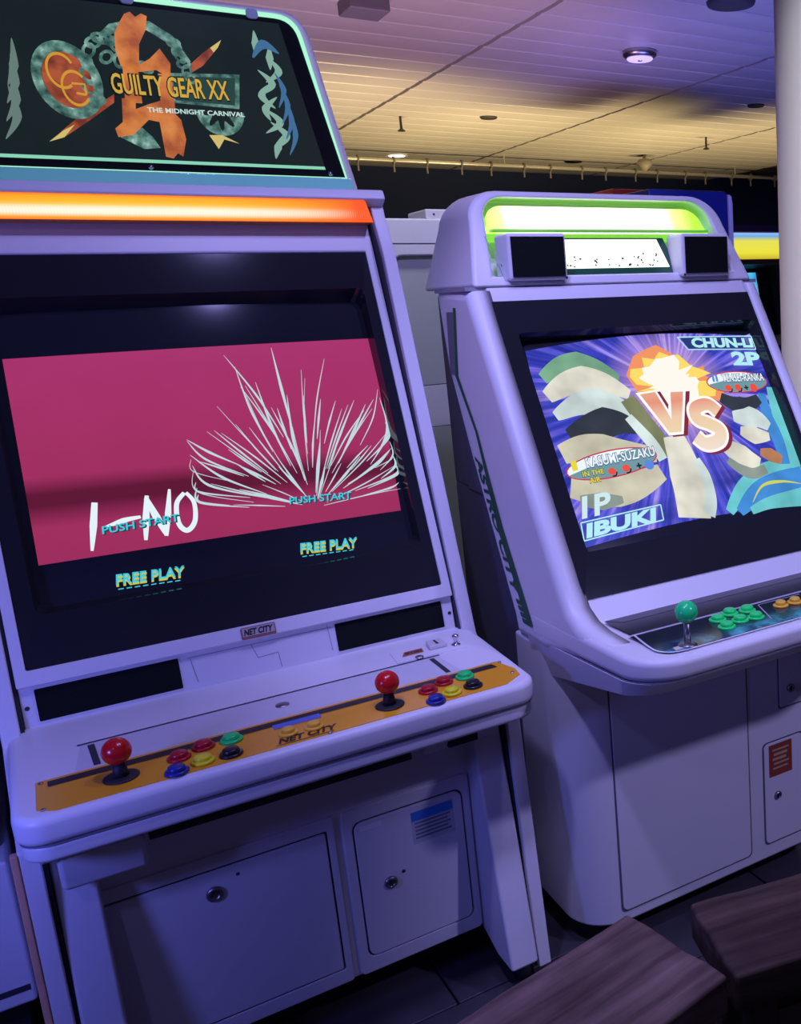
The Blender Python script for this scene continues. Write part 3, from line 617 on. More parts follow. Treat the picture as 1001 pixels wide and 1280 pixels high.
# ------------------------------------------------------------------ cabinet with the green light
def green_cabinet():
    c = 1.088
    R_ = root('arcade_cabinet', (c, 1.75, 0.0), 'white arcade cabinet with a green-lit hood, green joystick and blue picture', 'arcade cabinet')
    bz = Frame(1.483, .775, .504, .8636)
    # shroud: cheeks, brow and sill around the glass
    for s in (-1, 1):
        x0, x1 = sorted((c + s*.306, c + s*.353))
        G().px([(1.33, .700), (1.335, .7372), (1.400, .7395), (1.440, .7470), (1.472, .764), (1.498, .801), (1.806, 1.328), (1.90, 1.334), (1.985, 1.334), (1.955, 1.17), (1.885, 1.02), (1.72, .70), (1.71, .66), (1.58, .66)], x0, x1).make('cheek', WHITE, R_, bevel=.026, seg=5, ang=40)
        ck = bpy.data.objects[C.objects[-1].name]; ck.modifiers['bevel'].limit_method = 'WEIGHT'; me = ck.data      # only the outer rim is rounded
        at_ = me.attributes.new('bevel_weight_edge', 'FLOAT', 'EDGE'); ox = max(s*v.co.x for v in me.vertices)
        for ed in me.edges:
            va, vb = (me.vertices[q] for q in ed.vertices); at_.data[ed.index].value = 1.0 if s*va.co.x > ox-1e-4 and s*vb.co.x > ox-1e-4 else 0.0
    g = G(); bz.plate(g, [(c-.312, .6135), (c+.312, .6135), (c+.312, .648), (c-.312, .648)], -.20, -.0005); g.make('brow', WHITE, R_, bevel=.003)
    g = G(); bz.plate(g, [(c-.312, -.075), (c+.312, -.075), (c+.312, .002), (c-.312, .002)], -.12, -.0005); g.make('sill', WHITE, R_, bevel=.003)
    G().pz([(c-.322, 1.68), (c+.322, 1.68), (c+.335, 2.02), (c+.21, 2.34), (c-.21, 2.34), (c-.335, 2.02)], .06, .93).make('rear_housing', mat('shaded_case', (0.11, 0.10, 0.15), 0.5), R_, bevel=.01)  # shade on the inset rear sides is put into this dark colour
    G().pz([(c-.335, 1.93), (c+.335, 1.93), (c+.335, 2.02), (c+.21, 2.34), (c-.21, 2.34), (c-.335, 2.02)], .92, 1.33).make('rear_housing', mat('shaded_case', (0.11, 0.10, 0.15), 0.5), R_, bevel=.01)
    G().px([(1.72, .92), (1.95, 1.32), (1.95, .92)], c-.334, c+.334).make('inner_cheek', mat('shaded_case', (0.11, 0.10, 0.15), 0.5), R_)
    # bezel and tube
    o4 = [(c-.310, 0), (c+.310, 0), (c+.310, .615), (c-.310, .615)]
    i4 = rrect(c-.276, c+.302, .085, .545, .010, 4); i5 = rrect(c-.271, c+.298, .096, .537, .014, 4)
    n = len(i4); O = sum([[q]*(n//4) for q in o4], [])
    V = [bz.at(*p, .002) for p in O] + [bz.at(*p, 0) for p in i4] + [bz.at(*p, -.032) for p in i5]; F = []
    for i in range(n):
        j = (i+1) % n; F += [(i, j, n+j, n+i), (n+i, n+j, 2*n+j, 2*n+i)]
    b = mesh('bezel', V, F, BLACK, R_)
    bm = bmesh.new(); bm.from_mesh(b.data); bmesh.ops.remove_doubles(bm, verts=bm.verts, dist=1e-5); bmesh.ops.dissolve_degenerate(bm, edges=bm.edges, dist=1e-5); bmesh.ops.recalc_face_normals(bm, faces=bm.faces); bm.to_mesh(b.data); bm.free()
    ts = Frame(1.5046, .7624, .504, .8636, .07, c, .31, .006)
    gx, gy = 16, 12; P2 = [(c-.285 + .600*i/gx, .085 + .462*j/gy) for j in range(gy+1) for i in range(gx+1)]
    F2 = [(j*(gx+1)+i, j*(gx+1)+i+1, (j+1)*(gx+1)+i+1, (j+1)*(gx+1)+i) for j in range(gy) for i in range(gx)]
    tube = mesh('picture_tube', [ts.at(u, v, 0) for u, v in P2], F2, GLASS, R_, smooth=True)
    # picture: violet-blue rays from a burst
    nt = NT('blue_ray_picture'); bx, by = 1.128, .405
    du, dv = nt.math('SUBTRACT', nt.u, bx), nt.math('SUBTRACT', nt.v, by)
    ang = nt.math('ARCTAN2', dv, du); r = nt.math('SQRT', nt.math('ADD', nt.math('MULTIPLY', du, du), nt.math('MULTIPLY', dv, dv)))
    rays = nt.noise(nt.combine(nt.math('MULTIPLY', nt.math('COSINE', ang), 9.0), nt.math('MULTIPLY', nt.math('SINE', ang), 9.0), nt.math('MULTIPLY', r, 2.0)), 1.6, 4)
    col = nt.ramp(rays, [(.32, (.02, .025, .30)), (.46, (.045, .06, .55)), (.56, (.16, .13, .75)), (.64, (.42, .33, .85)), (.72, (.10, .07, .55))])
    blot = nt.noise(nt.combine(nt.math('MULTIPLY', nt.u, 1.0), nt.math('MULTIPLY', nt.v, 2.5)), 7, 2)
    col = nt.mix(nt.math('MULTIPLY', nt.math('SUBTRACT', blot, .48, True), 3.0, True), col, (.02, .03, .26))
    near = nt.math('SUBTRACT', 1.0, nt.math('MULTIPLY', r, 6.5), True)
    col = nt.mix(nt.math('MULTIPLY', near, .8), col, (.95, .55, .75))
    RAY = nt.emit(col, 1.0)
    E = []
    for i in range(13): E.append((.824 + .526*i/12, .103 + .012*math.sin(math.pi*i/12)))
    for i in range(1, 12): E.append((1.350 + .0285*i/12 + .026*math.sin(math.pi*i/12), .104 + .415*i/12))
    for i in range(13): E.append((1.3785 - .550*i/12, .519 + .017*math.sin(math.pi*i/12)))
    for i in range(1, 12): E.append((.8285 - .0045*i/12 - .010*math.sin(math.pi*i/12), .517 - .414*i/12))
    cx0, cy0 = 1.09, .31; PF = [(cx0, cy0)]; K = len(E)
    for q in (.33, .66, 1.0): PF += [(cx0 + (x-cx0)*q, cy0 + (y-cy0)*q) for x, y in E]
    FF = [(0, 1+i, 1+(i+1) % K) for i in range(K)] + [(1+a*K+i, 1+(a+1)*K+i, 1+(a+1)*K+(i+1) % K, 1+a*K+(i+1) % K) for a in (0, 1) for i in range(K)]
    ts.art('picture_field', PF, FF, .0005, RAY, tube, 0, label='violet-blue rays of the picture')
    def sc(name, shape, d, m, label=None): return ts.art(name, *shape, d, m, tube, .03, label=label)
    def star(cx, cy, r0, r1, n, sx=1, sy=1, seed=1):
        rn = random.Random(seed); P = []
        for i in range(2*n):
            a = math.pi*i/n; q = (r1*(.7+.5*rn.random()) if i % 2 == 0 else r0); P.append((cx + sx*q*math.cos(a), cy + sy*q*math.sin(a)))
        return poly(P)
    sc('burst_flare', star(1.134, .412, .050, .108, 23, 1.1, .78, 4), .0007, glow('burst_orange', (.90, .30, .12), 1.0))
    sc('burst_flare', star(1.132, .413, .048, .092, 27, 1.05, .80, 6), .0009, glow('burst_yellow', (.98, .72, .14), 1.0))
    sc('burst_flare', star(1.130, .415, .046, .074, 31, 1.0, .85, 9), .0011, glow('burst_white', (1, .95, .86), 1.0))
    # soft colour shapes in place of the two portraits
    PAL = {'beige': (.66, .62, .47), 'sand': (.80, .78, .66), 'sage': (.20, .42, .27), 'char': (.035, .045, .06), 'olive': (.22, .24, .12), 'aqua': (.16, .62, .66), 'sky': (.06, .28, .72), 'pale': (.68, .80, .78), 'rust': (.50, .22, .10), 'grey': (.28, .34, .30)}
    def grad(n_):
        nm = 'portrait_' + n_
        t_ = NT(nm); a = PAL[n_]; return t_.emit(t_.ramp(t_.noise(t_.uv, 14, 2), [(.3, tuple(x*.72 for x in a)), (.7, tuple(min(1, x*1.08) for x in a))]), 1.0)
    GM = {k: grad(k) for k in PAL}
    def blob(name, pts, d, col): return sc(name, poly(bez(pts + [pts[0]], 6)[:-1]), d, GM[col])
    def ribbon(pts, w0, wm, w1, d, col): return sc('colour_ribbon', stroke(pts, w0, w1, wm), d, GM[col])
    rb = [([(.845, .455), (.900, .478), (.960, .470), (1.010, .440)], .012, .050, .006, 'sage'), ([(.842, .415), (.900, .440), (.965, .435), (1.020, .400)], .014, .055, .010, 'sand'), ([(.846, .372), (.905, .392), (.965, .388), (1.012, .362)], .010, .052, .012, 'pale'),
          ([(.860, .330), (.920, .345), (.975, .342), (1.016, .322)], .012, .056, .010, 'char'), ([(.834, .292), (.890, .300), (.960, .282), (1.034, .262)], .020, .050, .014, 'beige'), ([(.834, .232), (.890, .212), (.960, .205), (1.034, .225)], .030, .062, .016, 'beige'), ([(.842, .195), (.885, .186), (.930, .182)], .010, .030, .006, 'grey'),
          ([(1.012, .392), (1.030, .345), (1.050, .300), (1.066, .262)], .018, .032, .016, 'olive'), ([(1.000, .352), (1.018, .318), (1.036, .282), (1.046, .250)], .010, .022, .010, 'pale'), ([(1.088, .298), (1.090, .240), (1.086, .180), (1.074, .118)], .024, .066, .034, 'sand'), ([(1.122, .240), (1.132, .200), (1.126, .150), (1.108, .118)], .010, .020, .014, 'pale'),
          ([(1.160, .116), (1.215, .160), (1.285, .180), (1.385, .178)], .010, .040, .036, 'aqua'), ([(1.185, .112), (1.240, .142), (1.300, .150), (1.382, .148)], .010, .048, .040, 'sky'), ([(1.215, .110), (1.270, .120), (1.365, .120)], .008, .022, .020, 'aqua'),
          ([(1.385, .385), (1.378, .320), (1.382, .250), (1.386, .190)], .012, .034, .024, 'aqua'), ([(1.352, .372), (1.345, .315), (1.350, .255), (1.346, .200)], .010, .028, .012, 'sky'), ([(1.238, .372), (1.270, .352), (1.302, .348), (1.340, .360)], .012, .036, .010, 'char'), ([(1.252, .325), (1.285, .318), (1.315, .312), (1.338, .290)], .012, .046, .010, 'pale'),
          ([(1.258, .290), (1.290, .276), (1.330, .268)], .010, .036, .008, 'sand'), ([(1.205, .262), (1.226, .244), (1.252, .222), (1.276, .206)], .016, .044, .016, 'sand'), ([(1.200, .228), (1.222, .205), (1.252, .190), (1.290, .196)], .008, .022, .010, 'grey'), ([(1.290, .235), (1.315, .225), (1.340, .210)], .008, .028, .010, 'rust')]
    for k, (p_, a_, b_, c_, n_) in enumerate(rb): ribbon(p_, a_*2.0, b_*1.22, c_*2.2, .0012 + .00005*k, n_)
    YL = glow('curl_yellow', (.62, .66, .10), 1)
    sc('yellow_curl', stroke([(1.225, .128), (1.265, .160), (1.320, .162), (1.370, .150)], .001, .001, .008), .0023, YL)
    # ellipses with move names
    WH = glow('caption_white', (.86, .95, 1.0), 1.0); GY = glow('caption_teal_grey', (.16, .32, .36), 1); RDL = glow('caption_red_line', (.55, .04, .08), 1); BK = glow('caption_black', (.01, .015, .03), 1)
    RD = glow('caption_red_dot', (.85, .08, .05), 1); YT = glow('caption_yellow', (.80, .70, .05), 1); NV = glow('caption_navy', (.02, .04, .20), 1); BLF = glow('caption_blue', (.10, .25, .75), 1); LC = glow('caption_cyan', (.45, .85, .90), 1.0)
    def caption(cx, cy, rx, ry, t):
        sc('caption_rim', ell(cx, cy, rx+.003, ry+.003, t), .0024, RDL)
        e = ell(cx, cy, rx, ry, t); sc('caption_oval', e, .0028, WH)
        P = [p for p in e[0]]; sc('caption_shade', poly([p for i, p in enumerate(P) if i > 16 or i < 6]), .0030, GY)
    caption(.9325, .258, .100, .026, .06); caption(1.298, .4045, .080, .024, -.05)
    for args in (('KASUMI-SUZAKU', (.8755, .2560), (1.0305, .2605), .0205), ('TENSEI-RANKA', (1.258, .4065), (1.3730, .4015), .0190)):
        t_, bl, br, h = args
        sc('caption_outline', text(t_, (bl[0]-.001, bl[1]-.0015), (br[0]+.001, br[1]-.0015), h+.003, .08, .055), .0034, NV); sc('caption_lettering', text(t_, bl, br, h, .08, .018), .0038, WH)
    sc('numeral', text('I', (.8440, .2545), (.8560, .2550), .020, .1, .04), .0036, YT); sc('numeral', text('II', (1.2320, .4090), (1.2465, .4085), .018, .1, .03), .0036, BLF)
    for t_, bl, br, h in (('IN THE', (.8615, .2395), (.9070, .2400), .0105), ('AIR', (.8715, .2250), (.8955, .2255), .0105)):
        sc('caption_outline', text(t_, (bl[0]-.001, bl[1]-.001), (br[0]+.001, br[1]-.001), h+.002, .05, .06), .0036, BK); sc('caption_lettering', text(t_, bl, br, h, .05, .02), .0040, YT)
    for u, v in ((.9248, .2416), (.9569, .2438), (1.2663, .3916), (1.2923, .3908)):
        sc('stick_icon', stroke([(u-.002, v-.010), (u+.006, v-.009), (u+.010, v-.002)], .003), .0034, BK); sc('stick_dot', ell(u, v, .0085, .0075), .0038, RD)
    for u, v in ((.9865, .2447), (1.315, .3885)):
        sc('plus_sign', join(stroke([(u-.006, v), (u+.006, v)], .0035, smooth=False), stroke([(u, v-.006), (u, v+.006)], .0035, smooth=False)), .0036, BK)
    sc('fist_icon', ell(1.0095, .2434, .0105, .0105), .0036, BLF); sc('fist_icon', ell(1.3351, .3866, .0095, .0100), .0036, RD)
    # names
    sc('name_lettering', text('IBUKI', (.8300, .1190), (.9840, .1255), .0285, .38, .05), .0028, LC); fr_ = [(.8286, .1513), (1.0061, .1578), (1.002, .1262), (.8244, .1159)]
    sc('name_rule', join(*[stroke([fr_[i], fr_[(i+1) % 4]], .0025, smooth=False) for i in range(4)]), .0026, LC)
    sc('player_lettering', text('1P', (.8330, .1580), (.8950, .1600), .043, .35, .03), .0030, glow('player_pale', (.62, .82, .85), 1))
    sc('name_plate', poly([(1.203, .4925), (1.384, .483), (1.384, .5145), (1.190, .5215)]), .0022, NV)
    sc('name_lettering', text('CHUN-LI', (1.213, .4955), (1.3800, .4865), .0250, .08, .05), .0028, LC); fr_ = [(1.1835, .5235), (1.385, .5165), (1.384, .4820), (1.200, .4920)]
    sc('name_rule', join(*[stroke([fr_[i], fr_[(i+1) % 4]], .0025, smooth=False) for i in range(4)]), .0026, LC)
    sc('player_lettering', text('2P', (1.3045, .4455), (1.3830, .4400), .0350, .05, .05), .0028, LC)
    # VS
    nt = NT('versus_fill'); VF = nt.emit(nt.ramp(nt.math('MULTIPLY', nt.math('SUBTRACT', nt.v, .26), 7.0), [(0, (.90, .74, .62)), (.35, (.85, .66, .42)), (.55, (.86, .60, .40)), (.8, (.80, .30, .20)), (1, (.80, .42, .28))]), 1.0)
    Vp = [(1.0347, .4008), (1.0919, .4033), (1.0978, .3553), (1.1167, .3987), (1.1544, .3971), (1.1112, .2985), (1.0761, .299)]
    def scale(P, k):
        mx = sum(p[0] for p in P)/len(P); my = sum(p[1] for p in P)/len(P); return [(mx+(x-mx)*k, my+(y-my)*k) for x, y in P]
    VPX = [(1.0330, .4010), (1.0830, .4030), (1.0960, .3560), (1.1120, .3985), (1.1550, .3968), (1.1120, .2975), (1.0765, .2985)]
    VPI = [(1.0420, .3965), (1.0790, .3985), (1.0955, .3330), (1.1155, .3945), (1.1465, .3930), (1.1085, .3035), (1.0800, .3045)]
    DRS = glow('versus_shadow', (.22, .02, .05), 1); VW = glow('versus_white', (1, .97, .95), 1.0)
    sc('versus_shadow', poly([(x+.009, y-.004) for x, y in VPX]), .0040, DRS); sc('versus_edge', poly(VPX), .0044, VW); sc('versus_letter', poly(VPI), .0048, VF)
    S_ = [(1.216, .338), (1.196, .358), (1.163, .352), (1.158, .328), (1.183, .313), (1.204, .296), (1.192, .274), (1.158, .270), (1.140, .288)]
    sc('versus_shadow', stroke([(x+.008, y-.005) for x, y in S_], .040), .0040, DRS); sc('versus_edge', stroke(S_, .040), .0044, VW); sc('versus_letter', stroke(S_, .028), .0048, VF)

    # --- hood
    hf = Frame(1.808, 1.335, .449, .893)
    def arch(hw, htop, v0, v1, r, n=7):
        pts = [(c-hw, v0), (c+hw, v0)]
        for i in range(n+1): a = math.radians(90*i/n); pts.append((c+htop-r+r*math.cos(a), v1-r+r*math.sin(a)))
        for i in range(n+1): a = math.radians(90+90*i/n); pts.append((c-htop+r+r*math.cos(a), v1-r+r*math.sin(a)))
        return pts
    oa, ia = arch(.337, .308, 0, .214, .075), arch(.290, .274, .022, .199, .052)
    N_ = len(oa); yb = lambda p, d: Vector((p.x, p.y + d, p.z))
    Vv = [hf.at(*p) for p in oa] + [hf.at(*p) for p in ia] + [Vector((c + (p[0]-c)*1.02, 2.02 + .06*(1-(p[1]/.212)), hf.at(*p).z)) for p in oa] + [yb(hf.at(*p), .075) for p in ia]
    Ff = []
    for i in range(N_):
        j = (i+1) % N_; Ff += [(i, j, N_+j, N_+i), (i, 2*N_+i, 2*N_+j, j), (N_+i, N_+j, 3*N_+j, 3*N_+i)]
    Ff.append(tuple(range(2*N_, 3*N_))); Ff.append(tuple(range(3*N_, 4*N_)))
    hood = mesh('hood', Vv, Ff, WHITE, R_, bevel=.008, seg=3, ang=40)
    G().box(c-.353, c+.353, 1.815, 1.985, 1.3285, 1.336).make('gap_strip', mat('grey_joint', (0.32, 0.31, 0.36), 0.6), hood)
    # fluorescent lens at the top of the recess
    nt = NT('green_white_lens', .3); uu = nt.math('ABSOLUTE', nt.math('SUBTRACT', nt.u, c-.02)); e_ = nt.ramp(nt.math('MULTIPLY', uu, 1/.262, True), [(.0, (1.0, 1.0, .98)), (.66, (1.0, 1.0, .90)), (.80, (.55, .9, .20)), (1, (.25, .75, .03))])
    LEN = nt.emit(e_, 2.4)
    lp = arch(.274, .264, .130, .194, .042)
    g = G(); hf.plate(g, lp, -.060, -.024); ln = g.make('light_lens', mat('green_acrylic', (0.35, 0.75, 0.10), 0.3, emit=(.25, .75, .05), es=.8), R_, bevel=.004)
    hf.art('lit_lens', *poly(lp), -.0235, LEN, ln, .05, label='glowing green-white lens')
    G().box(c-.262, c+.262, 1.868, 1.935, 1.443, 1.449).make('lens_ledge', mat('green_tinted_acrylic', (0.30, 0.75, 0.12), 0.3, emit=(.10, .42, .02), es=.5), R_, bevel=.002)
    # lit instruction card between the speakers
    cf = Frame(1.838, 1.360, .35, .94)
    g = G(); cf.plate(g, [(.945, -.006), (1.243, -.006), (1.222, .076), (.945, .076)], -.004, 0); cd = g.make('card_holder', mat('card_frame_dark_green', (0.02, 0.10, 0.05), 0.3), R_, bevel=.001)
    cf.art('instruction_card', *poly([(.948, .008), (1.222, .008), (1.204, .072), (.948, .072)]), .0008, glow('lit_card_glow', (1, 1, .97), 1.6), cd, 0, label='bright instruction card')  # lens light falling on the card is put in as glow
    rn = random.Random(5); rows = []
    for k in range(34):
        u = .955 + .24*rn.random(); v = .010 + .028*rn.random()**1.8; rows.append(poly([(u, v), (u+.002+.004*rn.random(), v), (u+.002+.004*rn.random(), v+.002+.005*rn.random()), (u, v+.003)]))
    o = cf.art('card_print', *join(*rows), .0012, mat('card_ink', (0.05, 0.10, 0.05), 0.6), cd, 0); o['kind'] = 'stuff'
    # speaker pods
    for u0, u1, s in ((.822, .949, -1), (1.228, 1.354, 1)):
        pd = G().box(u0, u1, 1.796, 1.862, 1.345, 1.436).make('speaker_pod', WHITE, R_, bevel=.007, seg=3)
        G().box(u0+.007, u1-.006, 1.7945, 1.80, 1.352, 1.429).make('speaker_grille', GRILLE, pd, label='black mesh speaker grille')
        G().cyl((u0+.004 if s > 0 else u1-.004, 1.7955, 1.349), (u0+.004 if s > 0 else u1-.004, 1.797, 1.349), .003, n=10).make('screw', CHROME, pd)
    G().cyl(hf.at(c-.262, .048, .001), hf.at(c-.262, .048, -.003), .0055, n=14).make('screw', STEEL, R_)
    hf.art('panel_seam', *join(stroke([(c-.285, .110), (c-.268, .012)], .0012, smooth=False), stroke([(c-.268, .012), (c-.150, .010)], .0012, smooth=False)), .0006, mat('hairline_seam', (0.30, 0.30, 0.36), 0.6), R_, 0)

    # --- control deck
    def rnd_deck(hw, y0, y1, r): return rrect(c-hw, c+hw, y0, y1, r, 10, (1, 1, 0, 0))
    # ring-shaped top so the control panel sits in a well
    outd = rnd_deck(.3535, 1.208, 1.64, .085)
    n = len(outd); gz = lambda y: .700 - (y-1.208)*.055
    g = G(); g.add([(x, y, gz(y)) for x, y in outd] + [(x, y, .7375 if y < 1.45 else .73) for x, y in outd], [tuple(range(n))[::-1], tuple(range(n, 2*n))] + [(a, (a+1) % n, n+(a+1) % n, n+a) for a in range(n)])
    dk = g.make('control_deck', WHITE, R_, bevel=.012, seg=4, ang=50)
    og = rnd_deck(.3505, 1.2115, 1.635, .082); g = G(); g.add([(x, y, gz(y)-.002) for x, y in og] + [(x, y, gz(y)+.001) for x, y in og], [tuple(range(n))[::-1], tuple(range(n, 2*n))] + [(a, (a+1) % n, n+(a+1) % n, n+a) for a in range(n)])
    g.make('gap_strip', mat('groove_shade', (0.22, 0.22, 0.27), 0.6), dk)  # shadow line under the deck edge, put in as a grey strip
    o = rnd_deck(.352, 1.211, 1.66, .083); i_ = rnd_deck(.338, 1.250, 1.66, .07)
    n = len(o); g = G(); g.add([(x, y, gz(y)-.0015) for x, y in o] + [(x, y, .668-(y-1.25)*.19) for x, y in i_], [tuple(range(n))[::-1], tuple(range(n, 2*n))] + [(a, (a+1) % n, n+(a+1) % n, n+a) for a in range(n)])
    g.make('deck_tray', WHITE, R_, bevel=.010, seg=3, ang=40)
    z = .7382; df = Frame(0, z, 1, 0); BKP = mat('panel_gloss_black', (0.015, 0.018, 0.022), 0.12, spec=0.6)
    df.art('panel_recess', *poly([(.797, 1.452), (.800, 1.352), (1.376, 1.352), (1.379, 1.452)]), .0004, mat('recess_black', (0.012, 0.012, 0.016), 0.25), R_, 0)
    df.art('recess_ledge', *poly([(.800, 1.452), (1.379, 1.452), (1.379, 1.425), (.822, 1.425)]), .0008, mat('recess_grey', (0.055, 0.05, 0.065), 0.25), R_, 0)
    nt = NT('panel_print', .12); nt.b.inputs['Specular IOR Level'].default_value = .6
    near = nt.ramp(nt.math('MULTIPLY', nt.math('SUBTRACT', nt.v, 1.236), 9.0, True), [(0, (.75, .85, .9)), (.28, (.18, .40, .45)), (.5, (0, 0, 0))])
    pn = nt.math('MULTIPLY', near, nt.ramp(nt.noise(nt.uv, 28, 5), [(.42, (0, 0, 0)), (.62, (1, 1, 1))]))
    colr = nt.mix(pn, (.015, .025, .032), (.10, .55, .62)); nt.t.links.new(colr, nt.b.inputs['Base Color'])
    pp = rrect(.792, 1.384, 1.236, 1.349, .028, 6, (1, 1, 0, 0)); g = G(); df.plate(g, pp, 0, .0012); cp = g.make('control_panel', BKP, R_, label='glossy dark control panel with teal print')
    df.art('panel_print', *poly(rrect(.794, 1.382, 1.238, 1.347, .026, 6, (1, 1, 0, 0))), .0016, nt.m, cp, 0)
    df.art('panel_bar', *poly([(.790, 1.347), (1.386, 1.347), (1.386, 1.354), (.790, 1.354)]), .0020, mat('clear_bar', (0.50, 0.48, 0.56), 0.15), cp, 0)
    df.art('start_frame', *join(*[stroke(q, .0022, smooth=False) for q in ([(1.060, 1.340), (1.030, 1.262)], [(1.060, 1.340), (1.16, 1.340)])]), .0020, mat('grey_line', (0.40, 0.42, 0.46), 0.3), cp, 0)
    df.art('panel_sticker', *poly([(.815, 1.242), (.838, 1.242), (.842, 1.256), (.818, 1.256)]), .0020, mat('cream_sticker', (0.70, 0.62, 0.48), 0.4), cp, 0)
    rim = [stroke([(.800, 1.352), (.790, 1.285), (.792, 1.255), (.812, 1.236), (.86, 1.233)], .004), stroke([(.86, 1.233), (1.38, 1.233)], .004, smooth=False)]
    df.art('panel_rim', *join(*rim), .0022, mat('clear_rim', (0.75, 0.78, 0.85), 0.1), cp, 0)
    joystick(R_, .845, 1.252, z+.0012, .797, 'green', (0.015, 0.72, 0.20), .0190, False, STEEL)
    G().lathe((.845, 1.252, z+.0012), [(.017, 0), (.014, .003), (.006, .006)]).make('joystick_collar', STEEL, R_, smooth=True)
    for x, y in ((.9535, 1.331), (.990, 1.345), (1.024, 1.338), (.982, 1.303), (1.0135, 1.298), (.9445, 1.291)):
        # two staggered rows of green buttons
        button(R_, x, y - .012, z+.0012, 'bright_green', (0.015, 0.80, 0.16), .0160)
    for x, y in ((1.088, 1.308), (1.120, 1.306)): button(R_, x, y, z+.0012, 'amber', (0.85, 0.48, 0.04), .0145, 'start_button')
    for x, y in ((1.165, 1.330), (1.20, 1.340), (1.235, 1.330), (1.17, 1.295), (1.205, 1.298), (1.24, 1.292)): button(R_, x+.06, y - .012, z+.0012, 'bright_green', (0.015, 0.80, 0.16), .0160)
    # --- base pod
    bp = rrect(c-.328, c+.328, 1.54, 1.80, .095, 10, (1, 1, 0, 0)); b2 = rrect(c-.347, c+.347, 1.54, 1.735, .085, 10, (1, 1, 0, 0)); n = len(bp)
    g = G(); g.add([(x, y, .052) for x, y in bp] + [(x, y, .66) for x, y in b2], [tuple(range(n))[::-1], tuple(range(n, 2*n))] + [(a, (a+1) % n, n+(a+1) % n, n+a) for a in range(n)])
    g.make('base_pod', WHITE, R_, bevel=.006, ang=50)
    G().pz(rrect(c-.30, c+.30, 1.60, 2.05, .06, 6), .0, .053).make('plinth', SEAM, R_)
    def door(x0, x1, z0, z1, name, r=.012):
        d = G().py(rrect(x0, x1, z0, z1, r, 5), 1.5375, 1.545).make(name, WHITE, R_, bevel=.0012)
        fr = Frame(1.54, 0, 0, 1); g = G(); fr.ring(g, rrect(x0-.0035, x1+.0035, z0-.0035, z1+.0035, r, 5), rrect(x0-.0005, x1+.0005, z0-.0005, z1+.0005, r, 5), -.001, .0008); g.make('gap_strip', mat('door_gap', (0.10, 0.10, 0.14), 0.7), d)
        return d
    d = door(.843, 1.171, .080, .580, 'cabinet_door'); d['label'] = 'large plain lower left door'
    d = door(1.214, 1.325, .090, .332, 'coin_door'); lock(d, 1.249, 1.5375, .203, .009)
    ff = Frame(1.5375, 0, 0, 1)
    ff.art('warning_sticker', *poly([(1.227, .250), (1.292, .250), (1.292, .327), (1.227, .327)]), .0006, mat('sticker_red_brown', (0.30, 0.05, 0.03), 0.5), d, 0)
    ff.art('sticker_print', *join(*[stroke([(1.237+.003*(k % 2), .313-.011*k), (1.283-.004*(k % 3), .313-.011*k)], .006 if k in (1, 2) else .004, smooth=False) for k in range(5)]), .0010, mat('sticker_sand_ink', (0.55, 0.38, 0.22), 0.6), d, 0)
    d = door(1.262, 1.330, .408, .62, 'upper_door', .006); lock(d, 1.292, 1.5375, .448, .010)
    # --- green stripe and name on the side
    xs = c - .3536; GS = mat('green_side_print', (0.015, 0.10, 0.045), 0.45)
    def side(name, P, F, off, m, lab=None):
        return mesh(name, [(xs - off, y, zz) for y, zz in P], F, m, R_, uvs=P, label=lab)
    Lr = [(1.872, 1.298), (1.893, 1.164), (1.815, 1.056), (1.793, 1.007), (1.729, .875), (1.622, .699)]; Ll = [(1.886, 1.298), (1.910, 1.164), (1.828, 1.055), (1.808, 1.006), (1.758, .870), (1.652, .700)]
    st_ = []
    for a, b_ in zip(Lr, Ll): st_ += [a, b_]
    side('side_stripe', st_, [(2*i, 2*i+2, 2*i+3, 2*i+1) for i in range(5)], .0006, GS, 'dark green side stripe')
    side('stripe_block', [(1.884, 1.290), (1.925, 1.290), (1.935, 1.165), (1.905, 1.165)], [(0, 3, 2, 1)], .0009, mat('grey_side_print', (0.14, 0.15, 0.17), 0.4))
    P, F = glyphs('ASTRO CITY', .035); T_, B_ = Vector((1.812, 1.004)), Vector((1.676, .748)); e = (B_ - T_); ln_ = e.length; e = e/ln_
    side('side_lettering', [tuple(T_ + e*x*ln_ + Vector((.034*(1-y), 0))) for x, y in P], [q[::-1] for q in F], .0009, GS, 'dark green cabinet name ASTRO CITY')
    for k in range(4):
        q = Vector((1.662 - .0075*k, .738 - .0115*k)); side('stripe_block', [(q.x - .010, q.y), (q.x + .034, q.y), (q.x + .029, q.y - .0085), (q.x - .015, q.y - .0085)], [(0, 1, 2, 3)], .0009, GS)
    R_.rotation_euler = (0, 0, math.radians(-1.0))
    return R_
green_cabinet()

